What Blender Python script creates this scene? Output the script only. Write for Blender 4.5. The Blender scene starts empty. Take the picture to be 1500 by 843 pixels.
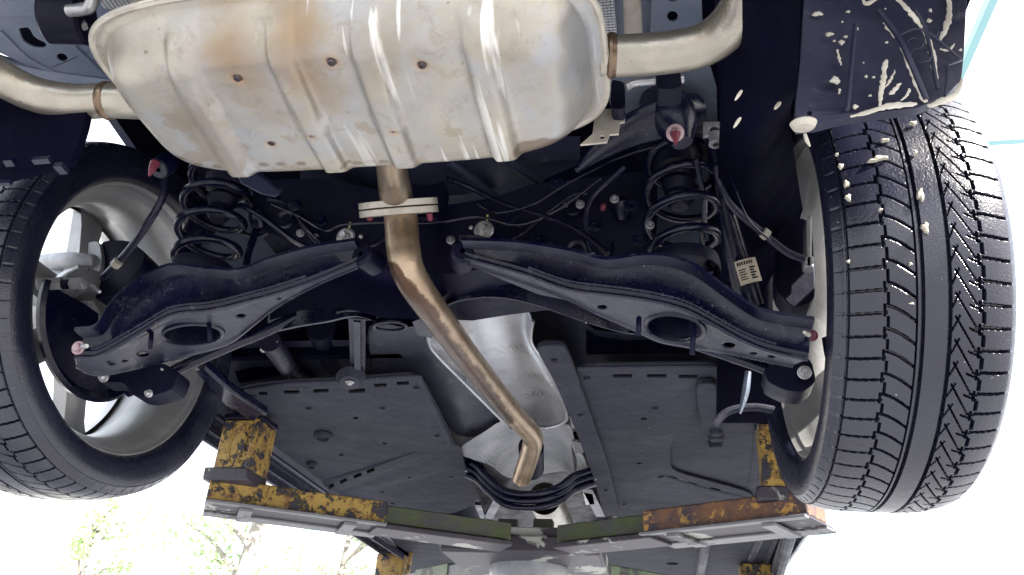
import bpy, bmesh, math, random
import numpy as np
from mathutils import Vector, Matrix
from mathutils.geometry import tessellate_polygon
random.seed(3); rng = np.random.default_rng(3)
sc = bpy.context.scene
COL = sc.collection
PI = math.pi
# ------------------------------------------------------------------ camera, sky, sun, exposure
CZ = 1.35                                   # eye height under the lifted car
FPX = 1182.26                               # focal length for a 1500 px wide frame
RM = np.array([[0.98393505, -0.03257829, -0.17552912],
               [0.16938103, 0.48101353, 0.86019535],
               [0.05640819, -0.87610766, 0.47880422]])   # rows: world x,y,z in (right, down, forward)
cam_d = bpy.data.cameras.new('camera'); cam = bpy.data.objects.new('camera', cam_d); COL.objects.link(cam)
cam_d.sensor_width = 36; cam_d.lens = FPX / 1500 * 36; cam_d.clip_start = .02; cam_d.clip_end = 1500
mw = Matrix.Identity(4)
for i in range(3):
    mw[i][0] = RM[i][0]; mw[i][1] = -RM[i][1]; mw[i][2] = -RM[i][2]
mw.translation = (0, 0, CZ); cam.matrix_world = mw
sc.camera = cam
world = bpy.data.worlds.new('World'); sc.world = world; world.use_nodes = True
wn = world.node_tree; bg = wn.nodes['Background']
sky = wn.nodes.new('ShaderNodeTexSky'); sky.sky_type = 'NISHITA'; sky.sun_disc = False
SUN_EL, SUN_AZ = math.radians(40), math.radians(112)     # azimuth clockwise from +Y
sky.sun_elevation = SUN_EL; sky.sun_rotation = SUN_AZ; sky.air_density = 1.2; sky.dust_density = 5.0
wmix = wn.nodes.new('ShaderNodeMix'); wmix.data_type = 'RGBA'; wmix.inputs[7].default_value = (3.4, 3.5, 3.7, 1)
wnz = wn.nodes.new('ShaderNodeTexNoise'); wnz.inputs['Scale'].default_value = 2.2; wnz.inputs['Detail'].default_value = 6
wmr = wn.nodes.new('ShaderNodeMapRange'); wmr.inputs[1].default_value = .3; wmr.inputs[2].default_value = .6; wmr.inputs[3].default_value = .55; wmr.inputs[4].default_value = .95
wn.links.new(wnz.outputs[0], wmr.inputs[0]); wn.links.new(wmr.outputs[0], wmix.inputs[0])     # thin bright cloud
wn.links.new(sky.outputs[0], wmix.inputs[6]); wn.links.new(wmix.outputs[2], bg.inputs[0]); bg.inputs[1].default_value = 0.15
sun_d = bpy.data.lights.new('sun', 'SUN'); sun_d.energy = 4.2; sun_d.angle = math.radians(.53); sun_d.color = (1, .95, .87)
sun = bpy.data.objects.new('sun', sun_d); COL.objects.link(sun)
sd = Vector((math.sin(SUN_AZ) * math.cos(SUN_EL), math.cos(SUN_AZ) * math.cos(SUN_EL), math.sin(SUN_EL)))
sun.rotation_euler = sd.to_track_quat('Z', 'Y').to_euler()
sc.view_settings.view_transform = 'Standard'; sc.view_settings.look = 'None'
sc.view_settings.exposure = 2.5; sc.view_settings.gamma = 1
sc.render.engine = 'CYCLES'
sc.cycles.max_bounces = 8; sc.cycles.diffuse_bounces = 4; sc.cycles.glossy_bounces = 4

# ------------------------------------------------------------------ helpers: measuring
def ray(u, v): return RM @ np.array([u - 750, v - 421.5, FPX])
def P(u, v, Y=None, Z=None, X=None):
    """point of the place seen at photo pixel (u,v) on the plane Y=, Z= (above the eye) or X="""
    d = ray(u, v)
    if Y is not None: k = Y / d[1]
    elif Z is not None: k = Z / d[2]
    else: k = X / d[0]
    p = d * k
    return np.array([p[0], p[1], p[2] + CZ])
def PF(u, v, zf):
    """point on a surface Z = zf(X, Y)"""
    p = P(u, v, Z=.6)
    for _ in range(12): p = P(u, v, Z=zf(p[0], p[1]))
    return p
def W(x, y, z): return np.array([x, y, z + CZ])
XC, YW, ZW, HW = -.343, 1.129, .594, .548

# ------------------------------------------------------------------ helpers: meshes (all in world coordinates)
def join(*ms):
    V = []; F = []; n = 0
    for v, f in ms:
        v = np.asarray(v, float).reshape(-1, 3); V.append(v); F += [tuple(i + n for i in q) for q in f]; n += len(v)
    return np.concatenate(V), F
def catmull(pts, n=8, closed=False):
    pts = [np.asarray(p, float) for p in pts]; out = []
    m = len(pts)
    rngi = range(m if closed else m - 1)
    for i in rngi:
        if closed: p0, p1, p2, p3 = pts[i - 1], pts[i], pts[(i + 1) % m], pts[(i + 2) % m]
        else: p0, p1, p2, p3 = pts[max(i - 1, 0)], pts[i], pts[i + 1], pts[min(i + 2, m - 1)]
        for k in range(n):
            t = k / n
            out.append(.5 * ((2 * p1) + (-p0 + p2) * t + (2 * p0 - 5 * p1 + 4 * p2 - p3) * t * t + (-p0 + 3 * p1 - 3 * p2 + p3) * t ** 3))
    if not closed: out.append(pts[-1])
    return out
def tube(pts, r, n=14, smooth=6, cap=True, flat=None):
    """swept tube; r a number or one radius per control point; flat=(axis vector, factor) squashes it"""
    pts = [np.asarray(p, float) for p in pts]
    rr = [np.array([x]) for x in (r if hasattr(r, '__len__') else [r] * len(pts))]
    if smooth and len(pts) > 2: pts2 = catmull(pts, smooth); rr = [max(1e-4, x[0]) for x in catmull(rr, smooth)]
    else: pts2 = pts; rr = [x[0] for x in rr]
    P_ = np.array(pts2); T = np.gradient(P_, axis=0); T /= np.linalg.norm(T, axis=1)[:, None] + 1e-12
    up = np.array([0, 0, 1.]) if abs(T[0][2]) < .9 else np.array([1., 0, 0])
    V = []; N = None
    for p, t, ra in zip(P_, T, rr):
        N = (up if N is None else N); N = N - t * (N @ t); N /= np.linalg.norm(N); B = np.cross(t, N)
        for k in range(n):
            a = 2 * PI * k / n; o = ra * (math.cos(a) * N + math.sin(a) * B)
            if flat is not None: ax = np.asarray(flat[0], float); o = o - ax * (o @ ax) * (1 - flat[1])
            V.append(p + o)
    m = len(P_); F = []
    for i in range(m - 1):
        for k in range(n):
            a = i * n + k; b = i * n + (k + 1) % n; F.append((a, b, b + n, a + n))
    if cap: F.append(tuple(range(n - 1, -1, -1))); F.append(tuple((m - 1) * n + k for k in range(n)))
    return np.array(V), F
def strip(pts, w, t, up=(0, 0, 1), smooth=6):
    """flat bar swept along pts: width w across, thickness t along up"""
    pts = catmull(pts, smooth) if smooth and len(pts) > 2 else [np.asarray(p, float) for p in pts]
    P_ = np.array(pts); T = np.gradient(P_, axis=0); T /= np.linalg.norm(T, axis=1)[:, None]
    up = np.asarray(up, float); V = []; F = []
    for p, tt in zip(P_, T):
        s = np.cross(tt, up); s /= np.linalg.norm(s); u = np.cross(s, tt)
        for a, b in ((-1, -1), (1, -1), (1, 1), (-1, 1)): V.append(p + s * a * w / 2 + u * b * t / 2)
    m = len(P_)
    for i in range(m - 1):
        for k in range(4):
            a = i * 4 + k; b = i * 4 + (k + 1) % 4; F.append((a, b, b + 4, a + 4))
    F.append((3, 2, 1, 0)); F.append(tuple((m - 1) * 4 + k for k in range(4)))
    return np.array(V), F
def plate(outer, holes=(), th=(0, 0, .004), flatxy=False):
    """sheet with real holes; th = thickness vector"""
    loops = [[Vector(p) for p in outer]] + [[Vector(p) for p in h] for h in holes]
    tris = tessellate_polygon([[Vector((p.x, p.y, 0)) for p in l] for l in loops] if flatxy else loops)
    V = np.array([tuple(p) for l in loops for p in l]); n = len(V); th = np.asarray(th, float)
    VV = np.concatenate([V, V + th]); F = []
    for t in tris:
        a, b, c = V[t[0]], V[t[1]], V[t[2]]
        if np.cross(b - a, c - a) @ th > 0: t = (t[0], t[2], t[1])
        F.append(tuple(t)); F.append((t[2] + n, t[1] + n, t[0] + n))
    o = 0
    for l in loops:
        m = len(l)
        for k in range(m): a = o + k; b = o + (k + 1) % m; F.append((a, b, b + n, a + n))
        o += m
    return VV, F
def loft(secs, closed=True, cap=True):
    n = len(secs[0]); V = np.concatenate([np.asarray(s, float) for s in secs]); F = []
    for i in range(len(secs) - 1):
        for k in range(n if closed else n - 1):
            a = i * n + k; b = i * n + (k + 1) % n; F.append((a, b, b + n, a + n))
    if cap and closed: F.append(tuple(range(n - 1, -1, -1))); F.append(tuple((len(secs) - 1) * n + k for k in range(n)))
    return V, F
def box(c, s, ax=None):
    c = np.asarray(c, float); V = []
    M_ = np.eye(3) if ax is None else np.asarray(ax, float)
    for x in (-1, 1):
        for y in (-1, 1):
            for z in (-1, 1): V.append(c + x * s[0] / 2 * M_[0] + y * s[1] / 2 * M_[1] + z * s[2] / 2 * M_[2])
    return np.array(V), [(0, 1, 3, 2), (4, 6, 7, 5), (0, 4, 5, 1), (2, 3, 7, 6), (0, 2, 6, 4), (1, 5, 7, 3)]
def frame(d):
    d = np.asarray(d, float); d = d / np.linalg.norm(d)
    a = np.array([0, 0, 1.]) if abs(d[2]) < .9 else np.array([1., 0, 0])
    e1 = np.cross(a, d); e1 /= np.linalg.norm(e1); return e1, np.cross(d, e1), d
def lathe(prof, c, axis, n=32, cap=False):
    """prof = [(distance along axis, radius)]"""
    e1, e2, d = frame(axis); c = np.asarray(c, float); secs = []
    for s, r in prof: secs.append([c + d * s + r * (math.cos(2 * PI * k / n) * e1 + math.sin(2 * PI * k / n) * e2) for k in range(n)])
    return loft(secs, True, cap)
def bolt(c, axis, r, h, washer=1.6):
    """hexagon head with washer, pointing along axis"""
    e1, e2, d = frame(axis); c = np.asarray(c, float)
    hexa = lambda s, k_: [c + d * s + r * k_ * (math.cos(PI / 3 * k) * e1 + math.sin(PI / 3 * k) * e2) for k in range(6)]
    a = loft([hexa(0, 1), hexa(h * .8, 1), hexa(h, .85)])
    b = lathe([(0, r * washer), (h * .25, r * washer), (h * .32, r * washer * .9)], c, axis, 20, True)
    return join(a, b)
def ellipse(u, v, a, b, n=24, rot=0):
    return [(u + a * math.cos(t) * math.cos(rot) - b * math.sin(t) * math.sin(rot), v + a * math.cos(t) * math.sin(rot) + b * math.sin(t) * math.cos(rot)) for t in np.linspace(0, 2 * PI, n, endpoint=False)]
def rnd(poly, k=3, f=.25):
    """round the corners of a pixel polygon"""
    out = []; m = len(poly)
    for i in range(m):
        a, b, c = (np.array(poly[j % m], float) for j in (i - 1, i, i + 1))
        p = b + (a - b) * f; q = b + (c - b) * f
        for t in np.linspace(0, 1, k + 1): out.append(tuple((1 - t) ** 2 * p + 2 * t * (1 - t) * b + t * t * q))
    return out
ORG = {}
def place(name, mesh, mat, parent=None, loc=None, smooth=35, bevel=0, label=None, kind=None, seg=2):
    v, f = mesh; v = np.asarray(v, float)
    po = ORG.get(parent.name, np.zeros(3)) if parent else np.zeros(3)
    if loc is None: loc = po if parent else (v.min(0) + v.max(0)) / 2 * [1, 1, 0] + [0, 0, v[:, 2].min()]
    loc = np.asarray(loc, float)
    me = bpy.data.meshes.new(name); me.from_pydata((v - loc).tolist(), [], f); me.validate()
    bm = bmesh.new(); bm.from_mesh(me); bmesh.ops.recalc_face_normals(bm, faces=bm.faces); bm.to_mesh(me); bm.free()
    for m in (mat if isinstance(mat, (list, tuple)) else [mat]): me.materials.append(m)
    if smooth:
        me.polygons.foreach_set('use_smooth', [True] * len(me.polygons)); me.set_sharp_from_angle(angle=math.radians(smooth))
    o = bpy.data.objects.new(name, me); COL.objects.link(o)
    o.location = loc - po
    if parent: o.parent = parent
    ORG[o.name] = loc
    if bevel:
        b = o.modifiers.new('bevel', 'BEVEL'); b.width = bevel; b.segments = seg; b.limit_method = 'ANGLE'; b.angle_limit = math.radians(40)
    if label: o['label'] = label
    if kind: o['kind'] = kind
    return o
def thing(name, label, cat, loc, group=None):
    o = bpy.data.objects.new(name, None); COL.objects.link(o); o.location = loc; o.empty_display_size = .1
    o['label'] = label; o['category'] = cat
    if group: o['group'] = group
    ORG[o.name] = np.asarray(loc, float); return o
def again(o, world_loc, parent, label=None, flip=False):
    c = o.copy(); COL.objects.link(c); c.parent = parent; c.location = np.asarray(world_loc, float) - ORG[parent.name]
    ORG[c.name] = np.asarray(world_loc, float)
    if label: c['label'] = label
    elif 'label' in c: del c['label']
    return c

# ------------------------------------------------------------------ helpers: materials
class NT:
    def __init__(s, name):
        s.m = bpy.data.materials.new(name); s.m.use_nodes = True; s.t = s.m.node_tree; s.b = s.t.nodes['Principled BSDF']
        s.co = s.t.nodes.new('ShaderNodeTexCoord').outputs['Object']
    def n(s, ty, **k):
        x = s.t.nodes.new(ty)
        for a, b in k.items(): setattr(x, a, b)
        return x
    def set(s, sock, v):
        if isinstance(v, bpy.types.NodeSocket): s.t.links.new(v, sock)
        else: sock.default_value = v
    def noise(s, scale, detail=6, rough=.6, dist=0, vec=None):
        x = s.n('ShaderNodeTexNoise'); x.inputs['Scale'].default_value = scale; x.inputs['Detail'].default_value = detail
        x.inputs['Roughness'].default_value = rough; x.inputs['Distortion'].default_value = dist
        s.t.links.new(vec or s.co, x.inputs['Vector']); return x.outputs['Fac']
    def ramp(s, f, a, b, lo=0., hi=1.):
        x = s.n('ShaderNodeMapRange', clamp=True); s.set(x.inputs[0], f)
        for i, q in ((1, a), (2, b), (3, lo), (4, hi)): x.inputs[i].default_value = q
        return x.outputs[0]
    def mix(s, f, a, b):
        x = s.n('ShaderNodeMix', data_type='RGBA')
        s.set(x.inputs[0], f)
        for i, c in ((6, a), (7, b)): s.set(x.inputs[i], c if isinstance(c, bpy.types.NodeSocket) else (*c, 1))
        return x.outputs[2]
    def math(s, op, a, b=None, c=None):
        x = s.n('ShaderNodeMath', operation=op); s.set(x.inputs[0], a)
        if b is not None: s.set(x.inputs[1], b)
        if c is not None: s.set(x.inputs[2], c)
        return x.outputs[0]
    def stretch(s, sx, sy, sz, rot=(0, 0, 0)):
        x = s.n('ShaderNodeMapping'); x.inputs['Scale'].default_value = (sx, sy, sz); x.inputs['Rotation'].default_value = rot
        s.t.links.new(s.co, x.inputs[0]); return x.outputs[0]
    def blob(s, cx, cy, cz, r, soft=.5, squash=(1, 1, 1), wob=0, wscale=30):
        """1 inside a blotch round a point of the object"""
        x = s.n('ShaderNodeVectorMath', operation='SUBTRACT'); s.t.links.new(s.co, x.inputs[0]); x.inputs[1].default_value = (cx, cy, cz)
        y = s.n('ShaderNodeVectorMath', operation='MULTIPLY'); s.t.links.new(x.outputs[0], y.inputs[0]); y.inputs[1].default_value = squash
        l = s.n('ShaderNodeVectorMath', operation='LENGTH'); s.t.links.new(y.outputs[0], l.inputs[0]); d = l.outputs['Value']
        if wob: d = s.math('ADD', d, s.math('MULTIPLY', s.math('SUBTRACT', s.noise(wscale, 4), .5), wob))
        return s.ramp(d, r, r * (1 - soft), 0, 1)
    def bump(s, h, d, strength=1.):
        x = s.n('ShaderNodeBump'); x.inputs['Strength'].default_value = strength; x.inputs['Distance'].default_value = d
        s.set(x.inputs['Height'], h); s.t.links.new(x.outputs[0], s.b.inputs['Normal'])
    def out(s, col, rough=.5, metal=0., spec=None):
        s.set(s.b.inputs['Base Color'], col if isinstance(col, bpy.types.NodeSocket) else (*col, 1))
        s.set(s.b.inputs['Roughness'], rough); s.set(s.b.inputs['Metallic'], metal)
        if spec is not None: s.b.inputs['Specular IOR Level'].default_value = spec
        return s.m
def grime(name, c1, c2, rough=.45, metal=0., scale=12, dust=None, dust_lo=.58, dust_hi=.68, bump=.0008, bscale=60, down=None, down_amt=.8, speck=None, spec=.32):
    """painted or cast surface: two tones, blotches of dust, road dust on faces that look down, specks"""
    t = NT(name)
    c = t.mix(t.ramp(t.noise(scale), .35, .65), c1, c2)
    r = t.ramp(t.noise(scale * 2.3), .3, .7, max(.05, rough - .12), min(1, rough + .15))
    if down is not None:
        g = t.n('ShaderNodeTexCoord').outputs['Normal']; sp = t.n('ShaderNodeSeparateXYZ'); t.t.links.new(g, sp.inputs[0])
        f = t.math('MULTIPLY', t.ramp(sp.outputs[2], -.80, -.96), t.ramp(t.noise(scale * 1.5, 8, .7), .25, .6, .35, down_amt))
        c = t.mix(f, c, down); r = t.math('ADD', r, t.math('MULTIPLY', f, .25))
    if dust is not None:
        f = t.ramp(t.noise(scale * 3, 10, .72, .4), dust_lo, dust_hi, 0, .85); c = t.mix(f, c, dust); r = t.math('ADD', r, t.math('MULTIPLY', f, .2))
    if speck is not None:
        f = t.ramp(t.noise(scale * 30, 3, .5), .70, .75, 0, .9); c = t.mix(f, c, speck)
    h = t.math('ADD', t.noise(bscale, 8, .65), t.math('MULTIPLY', t.noise(bscale * 6, 3), .25))
    t.bump(h, bump); return t.out(c, r, metal, spec)
M = {}
SHADE_NAVY = (.0010, .0011, .010); SHADE_NAVY2 = (.0026, .003, .020); DUST = (.040, .041, .060)  # blue cast of the shadows mixed into the blacks and the dust
M['black_paint'] = grime('black_paint', SHADE_NAVY, SHADE_NAVY2, .27, 0, 14, (.06, .063, .085), .58, .70, .0006, 80, DUST, .85, (.2, .2, .22))
M['black_deep'] = grime('black_deep', (.0006, .0006, .009), (.0014, .0015, .016), .5, 0, 10, (.012, .013, .025), .62, .75, .001, 40, speck=(.05, .05, .07), spec=.18)  # near-black with the blue of deep shade in its base colour
M['shade_black'] = grime('matt_shade_black', (.0008, .0008, .006), (.0018, .0018, .011), .9, 0, 10, (.010, .011, .022), .62, .75, .001, 40, spec=.05)  # dark recess shade and its blue cast put into the surface colour
M['black_gloss'] = grime('black_gloss', (.0016, .0016, .012), (.003, .0035, .018), .2, 0, 20, (.06, .06, .09), .66, .75, .0004, 90)
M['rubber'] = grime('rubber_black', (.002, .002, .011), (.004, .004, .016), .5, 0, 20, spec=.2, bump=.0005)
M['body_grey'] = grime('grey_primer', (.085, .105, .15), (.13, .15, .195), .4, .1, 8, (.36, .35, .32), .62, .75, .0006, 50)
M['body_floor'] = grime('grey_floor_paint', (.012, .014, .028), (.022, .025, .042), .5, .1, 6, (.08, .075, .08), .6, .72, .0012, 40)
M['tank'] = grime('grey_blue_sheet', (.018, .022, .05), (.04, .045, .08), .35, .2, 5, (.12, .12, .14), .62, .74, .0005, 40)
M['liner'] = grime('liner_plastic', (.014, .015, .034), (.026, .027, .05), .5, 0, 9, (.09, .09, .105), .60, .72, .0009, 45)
M['cream_wax'] = grime('cream_wax', (.38, .35, .29), (.50, .47, .41), .45, 0, 40, bump=.001, bscale=120)
M['red_wax'] = grime('red_wax', (.12, .02, .035), (.18, .04, .06), .35, 0, 60)
M['pink_bolt'] = grime('pink_dyed_zinc', (.24, .16, .18), (.33, .25, .26), .4, .4, 60)
M['zinc'] = grime('bright_zinc', (.32, .32, .34), (.45, .45, .46), .35, .7, 50, (.3, .28, .26), .62, .72)
M['zinc_dull'] = grime('dull_zinc', (.10, .10, .12), (.18, .18, .19), .35, .6, 50)
M['grit'] = grime('grit', (.10, .10, .11), (.25, .25, .26), .7, 0, 200)
M['yellow_mark'] = grime('yellow_paint_mark', (.62, .55, .12), (.7, .62, .2), .5, 0, 60)
M['cast_alloy'] = grime('cast_alloy', (.26, .27, .29), (.38, .38, .40), .45, .5, 22, (.25, .24, .22), .58, .7, .0015, 70)
M['flange'] = grime('flange_steel', (.34, .31, .27), (.48, .45, .39), .42, .5, 30, (.25, .13, .06), .60, .68, .001, 90)
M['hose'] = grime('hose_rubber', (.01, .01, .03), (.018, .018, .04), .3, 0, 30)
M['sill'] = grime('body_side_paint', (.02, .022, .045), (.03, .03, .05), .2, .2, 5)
def leafmat():
    t = NT('leaf_green'); c = t.mix(t.ramp(t.noise(1.5), .35, .65), (.30, .44, .20), (.48, .58, .34)); m = t.out(c, .5)  # leaf colour paled to stand in for bleaching by glare
    tr_ = t.n('ShaderNodeBsdfTranslucent'); t.t.links.new(c, tr_.inputs[0]); mx = t.n('ShaderNodeMixShader'); mx.inputs[0].default_value = .5
    t.t.links.new(t.b.outputs[0], mx.inputs[1]); t.t.links.new(tr_.outputs[0], mx.inputs[2])
    t.t.links.new(mx.outputs[0], [n for n in t.t.nodes if n.type == 'OUTPUT_MATERIAL'][0].inputs[0]); return m
M['leaf'] = leafmat()
M['bark'] = grime('bark', (.22, .20, .18), (.34, .31, .28), .8, 0, 6, bump=.02, bscale=9)  # bark lightened too, glare put into its colour
M['teal'] = grime('teal_paint', (.28, .52, .53), (.32, .56, .57), .4, .1, 3)
M['plaster'] = grime('white_plaster', (.72, .71, .68), (.8, .79, .77), .7, 0, .8, bump=.002, bscale=12)
M['window_dark'] = grime('window_glass', (.05, .06, .07), (.06, .07, .08), .08, 0, 1)
M['concrete'] = grime('concrete', (.185, .188, .20), (.235, .24, .255), .8, 0, .7, (.15, .15, .16), .56, .7, .004, 9)
M['piston'] = grime('oily_piston_steel', (.22, .24, .27), (.32, .33, .34), .4, .4, 10, (.10, .07, .05), .58, .68)

def undertray():
    t = NT('felt_undertray')
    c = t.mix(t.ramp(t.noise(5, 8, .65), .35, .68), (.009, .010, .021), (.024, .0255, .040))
    c = t.mix(t.ramp(t.noise(13, 9, .75, .6), .56, .70, 0, .5), c, (.06, .058, .068))
    c = t.mix(t.ramp(t.noise(420, 2, .5), .45, .62, 0, .35), c, (.052, .052, .066))
    c = t.mix(t.ramp(t.noise(90, 3), .72, .76, 0, .8), c, (.25, .24, .22))
    t.bump(t.math('ADD', t.noise(6, 3), t.math('MULTIPLY', t.noise(260, 3), .06)), .010)
    return t.out(c, .75, 0, .2)
M['undertray'] = undertray()
def shield():
    t = NT('aluminium_shield')
    c = t.mix(t.ramp(t.noise(8, 8), .35, .65), (.46, .47, .51), (.60, .61, .65))
    c = t.mix(t.ramp(t.noise(30, 9, .75), .58, .68, 0, .6), c, (.30, .27, .24))
    c = t.mix(t.ramp(t.noise(120, 2), .70, .74), c, (.10, .09, .08))
    t.bump(t.math('ADD', t.noise(9, 2), t.math('MULTIPLY', t.noise(200, 3), .12)), .0022)
    return t.out(c, t.ramp(t.noise(12), .3, .7, .24, .4), .85)
M['shield'] = shield()
def shield_dimpled():
    t = NT('dimpled_shield')
    v = t.n('ShaderNodeTexVoronoi'); v.inputs['Scale'].default_value = 210; v.inputs['Randomness'].default_value = .1; t.t.links.new(t.co, v.inputs['Vector'])
    c = t.mix(t.ramp(t.noise(9), .35, .65), (.30, .31, .34), (.44, .45, .48))
    c = t.mix(t.ramp(t.noise(24, 9, .75), .56, .68, 0, .6), c, (.22, .20, .19))
    t.bump(v.outputs['Distance'], .004); return t.out(c, .42, .6)
M['dimpled'] = shield_dimpled()
def ribbed():
    t = NT('ribbed_shield')
    w = t.n('ShaderNodeTexWave'); w.inputs['Scale'].default_value = 55; w.bands_direction = 'X'; t.t.links.new(t.co, w.inputs['Vector'])
    c = t.mix(w.outputs['Fac'], (.14, .15, .18), (.40, .41, .42)); t.bump(w.outputs['Fac'], .003); return t.out(c, .4, .5)
M['ribbed'] = ribbed()
def rubber_tyre():
    t = NT('tyre_rubber')
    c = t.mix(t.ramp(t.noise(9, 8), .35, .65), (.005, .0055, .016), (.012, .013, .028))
    c = t.mix(t.ramp(t.noise(40, 8, .75), .60, .74, 0, .5), c, (.05, .05, .07))
    c = t.mix(t.ramp(t.noise(170, 2), .74, .78, 0, .8), c, (.3, .3, .32))
    t.bump(t.noise(350, 4), .0006); return t.out(c, t.ramp(t.noise(15), .3, .7, .18, .36), 0, .6)
M['tyre'] = rubber_tyre()
def alloy():
    t = NT('alloy_rim')
    c = t.mix(t.ramp(t.noise(7), .35, .65), (.26, .26, .27), (.38, .38, .37))
    c = t.mix(t.ramp(t.noise(26, 9, .75, .5), .58, .70, 0, .65), c, (.20, .18, .16))
    t.bump(t.noise(60, 6), .0006); return t.out(c, t.ramp(t.noise(20), .3, .7, .35, .5), .55)
M['alloy'] = alloy()
def yellow():
    t = NT('chipped_yellow')
    n = t.noise(22, 12, .78, .3)
    c = t.mix(t.ramp(t.noise(9), .3, .7), (.27, .17, .035), (.36, .235, .055))
    c = t.mix(t.ramp(t.noise(34, 10, .8), .52, .57, 0, .8), c, (.16, .07, .03))
    f = t.ramp(n, .515, .55); c = t.mix(f, c, (.018, .018, .03))
    t.bump(t.math('ADD', t.math('MULTIPLY', f, -.6), t.math('MULTIPLY', t.noise(80, 6), .4)), .0022)
    return t.out(c, .55)
M['yellow'] = yellow()
def rusty_yellow():
    t = NT('rusty_yellow')
    c = t.mix(t.ramp(t.noise(12, 10, .75), .42, .60), (.030, .024, .040), (.16, .075, .035))
    c = t.mix(t.ramp(t.noise(25, 10, .75, .4), .55, .60), c, (.42, .23, .05))
    t.bump(t.noise(60, 8, .7), .002); return t.out(c, .6)
M['rusty_yellow'] = rusty_yellow()
def liftsteel(name, base, base2, patch, lo, hi, green=None):
    t = NT(name)
    c = t.mix(t.ramp(t.noise(9, 8), .35, .65), base, base2)
    if green: c = t.mix(t.ramp(t.noise(14, 10, .75, 0, t.stretch(1, 1, 2)), .40, .56, 0, .9), c, green)
    f = t.ramp(t.noise(7, 11, .68, .3), lo, hi); c = t.mix(f, c, patch)
    c = t.mix(t.ramp(t.noise(60, 8, .75), .62, .68, 0, .8), c, (.12, .06, .035))
    t.bump(t.math('ADD', f, t.noise(70, 6)), .0015); return t.out(c, .5, .1)
M['lift_worn'] = liftsteel('worn_lift_paint', (.022, .018, .027), (.038, .032, .043), (.30, .30, .28), .56, .59)
M['lift_mossy'] = liftsteel('mossy_lift_paint', (.035, .035, .045), (.05, .05, .055), (.16, .17, .15), .68, .72, (.05, .065, .018))
M['lift_pale'] = liftsteel('pale_lift_paint', (.12, .12, .13), (.18, .18, .19), (.04, .035, .04), .57, .61)
M['lift_green'] = liftsteel('green_lift_paint', (.07, .10, .06), (.10, .14, .08), (.035, .035, .04), .56, .6)

# ------------------------------------------------------------------ setting: ground
def ground():
    n = 24; xs = np.concatenate([-np.geomspace(600, 1, n), [0], np.geomspace(1, 600, n)]); V = [(x, y, 0) for y in xs for x in xs]; m = len(xs)
    F = [(j * m + i, j * m + i + 1, (j + 1) * m + i + 1, (j + 1) * m + i) for j in range(m - 1) for i in range(m - 1)]
    return np.array(V, float), F
place('ground', ground(), M['concrete'], loc=(0, 0, 0), kind='structure')

# ------------------------------------------------------------------ the car: root
ROOT = np.array([XC, 1.7, CZ + .28])
car = thing('car', 'dark passenger car raised on the lift, seen from below its rear axle', 'car', ROOT)
def add(name, mesh, mat, parent=None, **k):
    if isinstance(mesh, list): return [place(name, m, mat, parent or car, **k) for m in mesh][0]
    return place(name, mesh, mat, parent or car, **k)
def many(*ms): return list(ms)

def gridmesh(rows, k=5):
    R1 = [catmull(r, k) for r in rows]; cols = [catmull([r[i] for r in R1], k) for i in range(len(R1[0]))]
    V = np.array([cols[i][j] for j in range(len(cols[0])) for i in range(len(cols))]); m = len(cols)
    return V, [(j * m + i, j * m + i + 1, (j + 1) * m + i + 1, (j + 1) * m + i) for j in range(len(cols[0]) - 1) for i in range(m - 1)]
# body shell --------------------------------------------------------
ZF = .66
def floor_mesh():
    # floor pan with a raised tunnel along the middle, from behind the rear seat to the nose
    xs = np.array([-1.02, -.98, -.9, -.62, -.56, -.48, -.44, -.34, -.24, -.20, -.12, -.06, .25, .33, .37])
    zt = np.array([-.05, .0, .02, .02, .03, .10, .12, .125, .12, .10, .03, .02, .02, .0, -.05])
    ys = np.linspace(1.42, 4.4, 26); V = []
    for y in ys:
        for x, z in zip(xs, zt): V.append(W(x, y, ZF + z))
    V = np.array(V); m = len(xs)
    F = [(j * m + i, j * m + i + 1, (j + 1) * m + i + 1, (j + 1) * m + i) for j in range(len(ys) - 1) for i in range(m - 1)]
    return V, F
add('floor_pan', floor_mesh(), M['body_floor'])
# rear floor over the muffler and over the axle
def sheetgrid(x0, x1, y0, y1, nx, ny, zf):
    V = [W(x, y, zf(x, y)) for y in np.linspace(y0, y1, ny) for x in np.linspace(x0, x1, nx)]
    return np.array(V), [(j * nx + i, j * nx + i + 1, (j + 1) * nx + i + 1, (j + 1) * nx + i) for j in range(ny - 1) for i in range(nx - 1)]
add('rear_floor', sheetgrid(-1.16, .48, .14, 1.45, 70, 50, lambda x, y: 1.0 - .06 * math.exp(-((x + .33) / .3) ** 2) + .15 / (1 + math.exp((x + .945) / .008))), M['shade_black'])
for x0, x1, z0 in ((-1.06, -.52, .66), (-.52, -.14, .80), (-.14, .37, .66)): add('bulkhead', box(W((x0 + x1) / 2, 1.46, (z0 + 1.02) / 2), (x1 - x0 - .001, .02, 1.02 - z0)), M['shade_black'])
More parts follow.
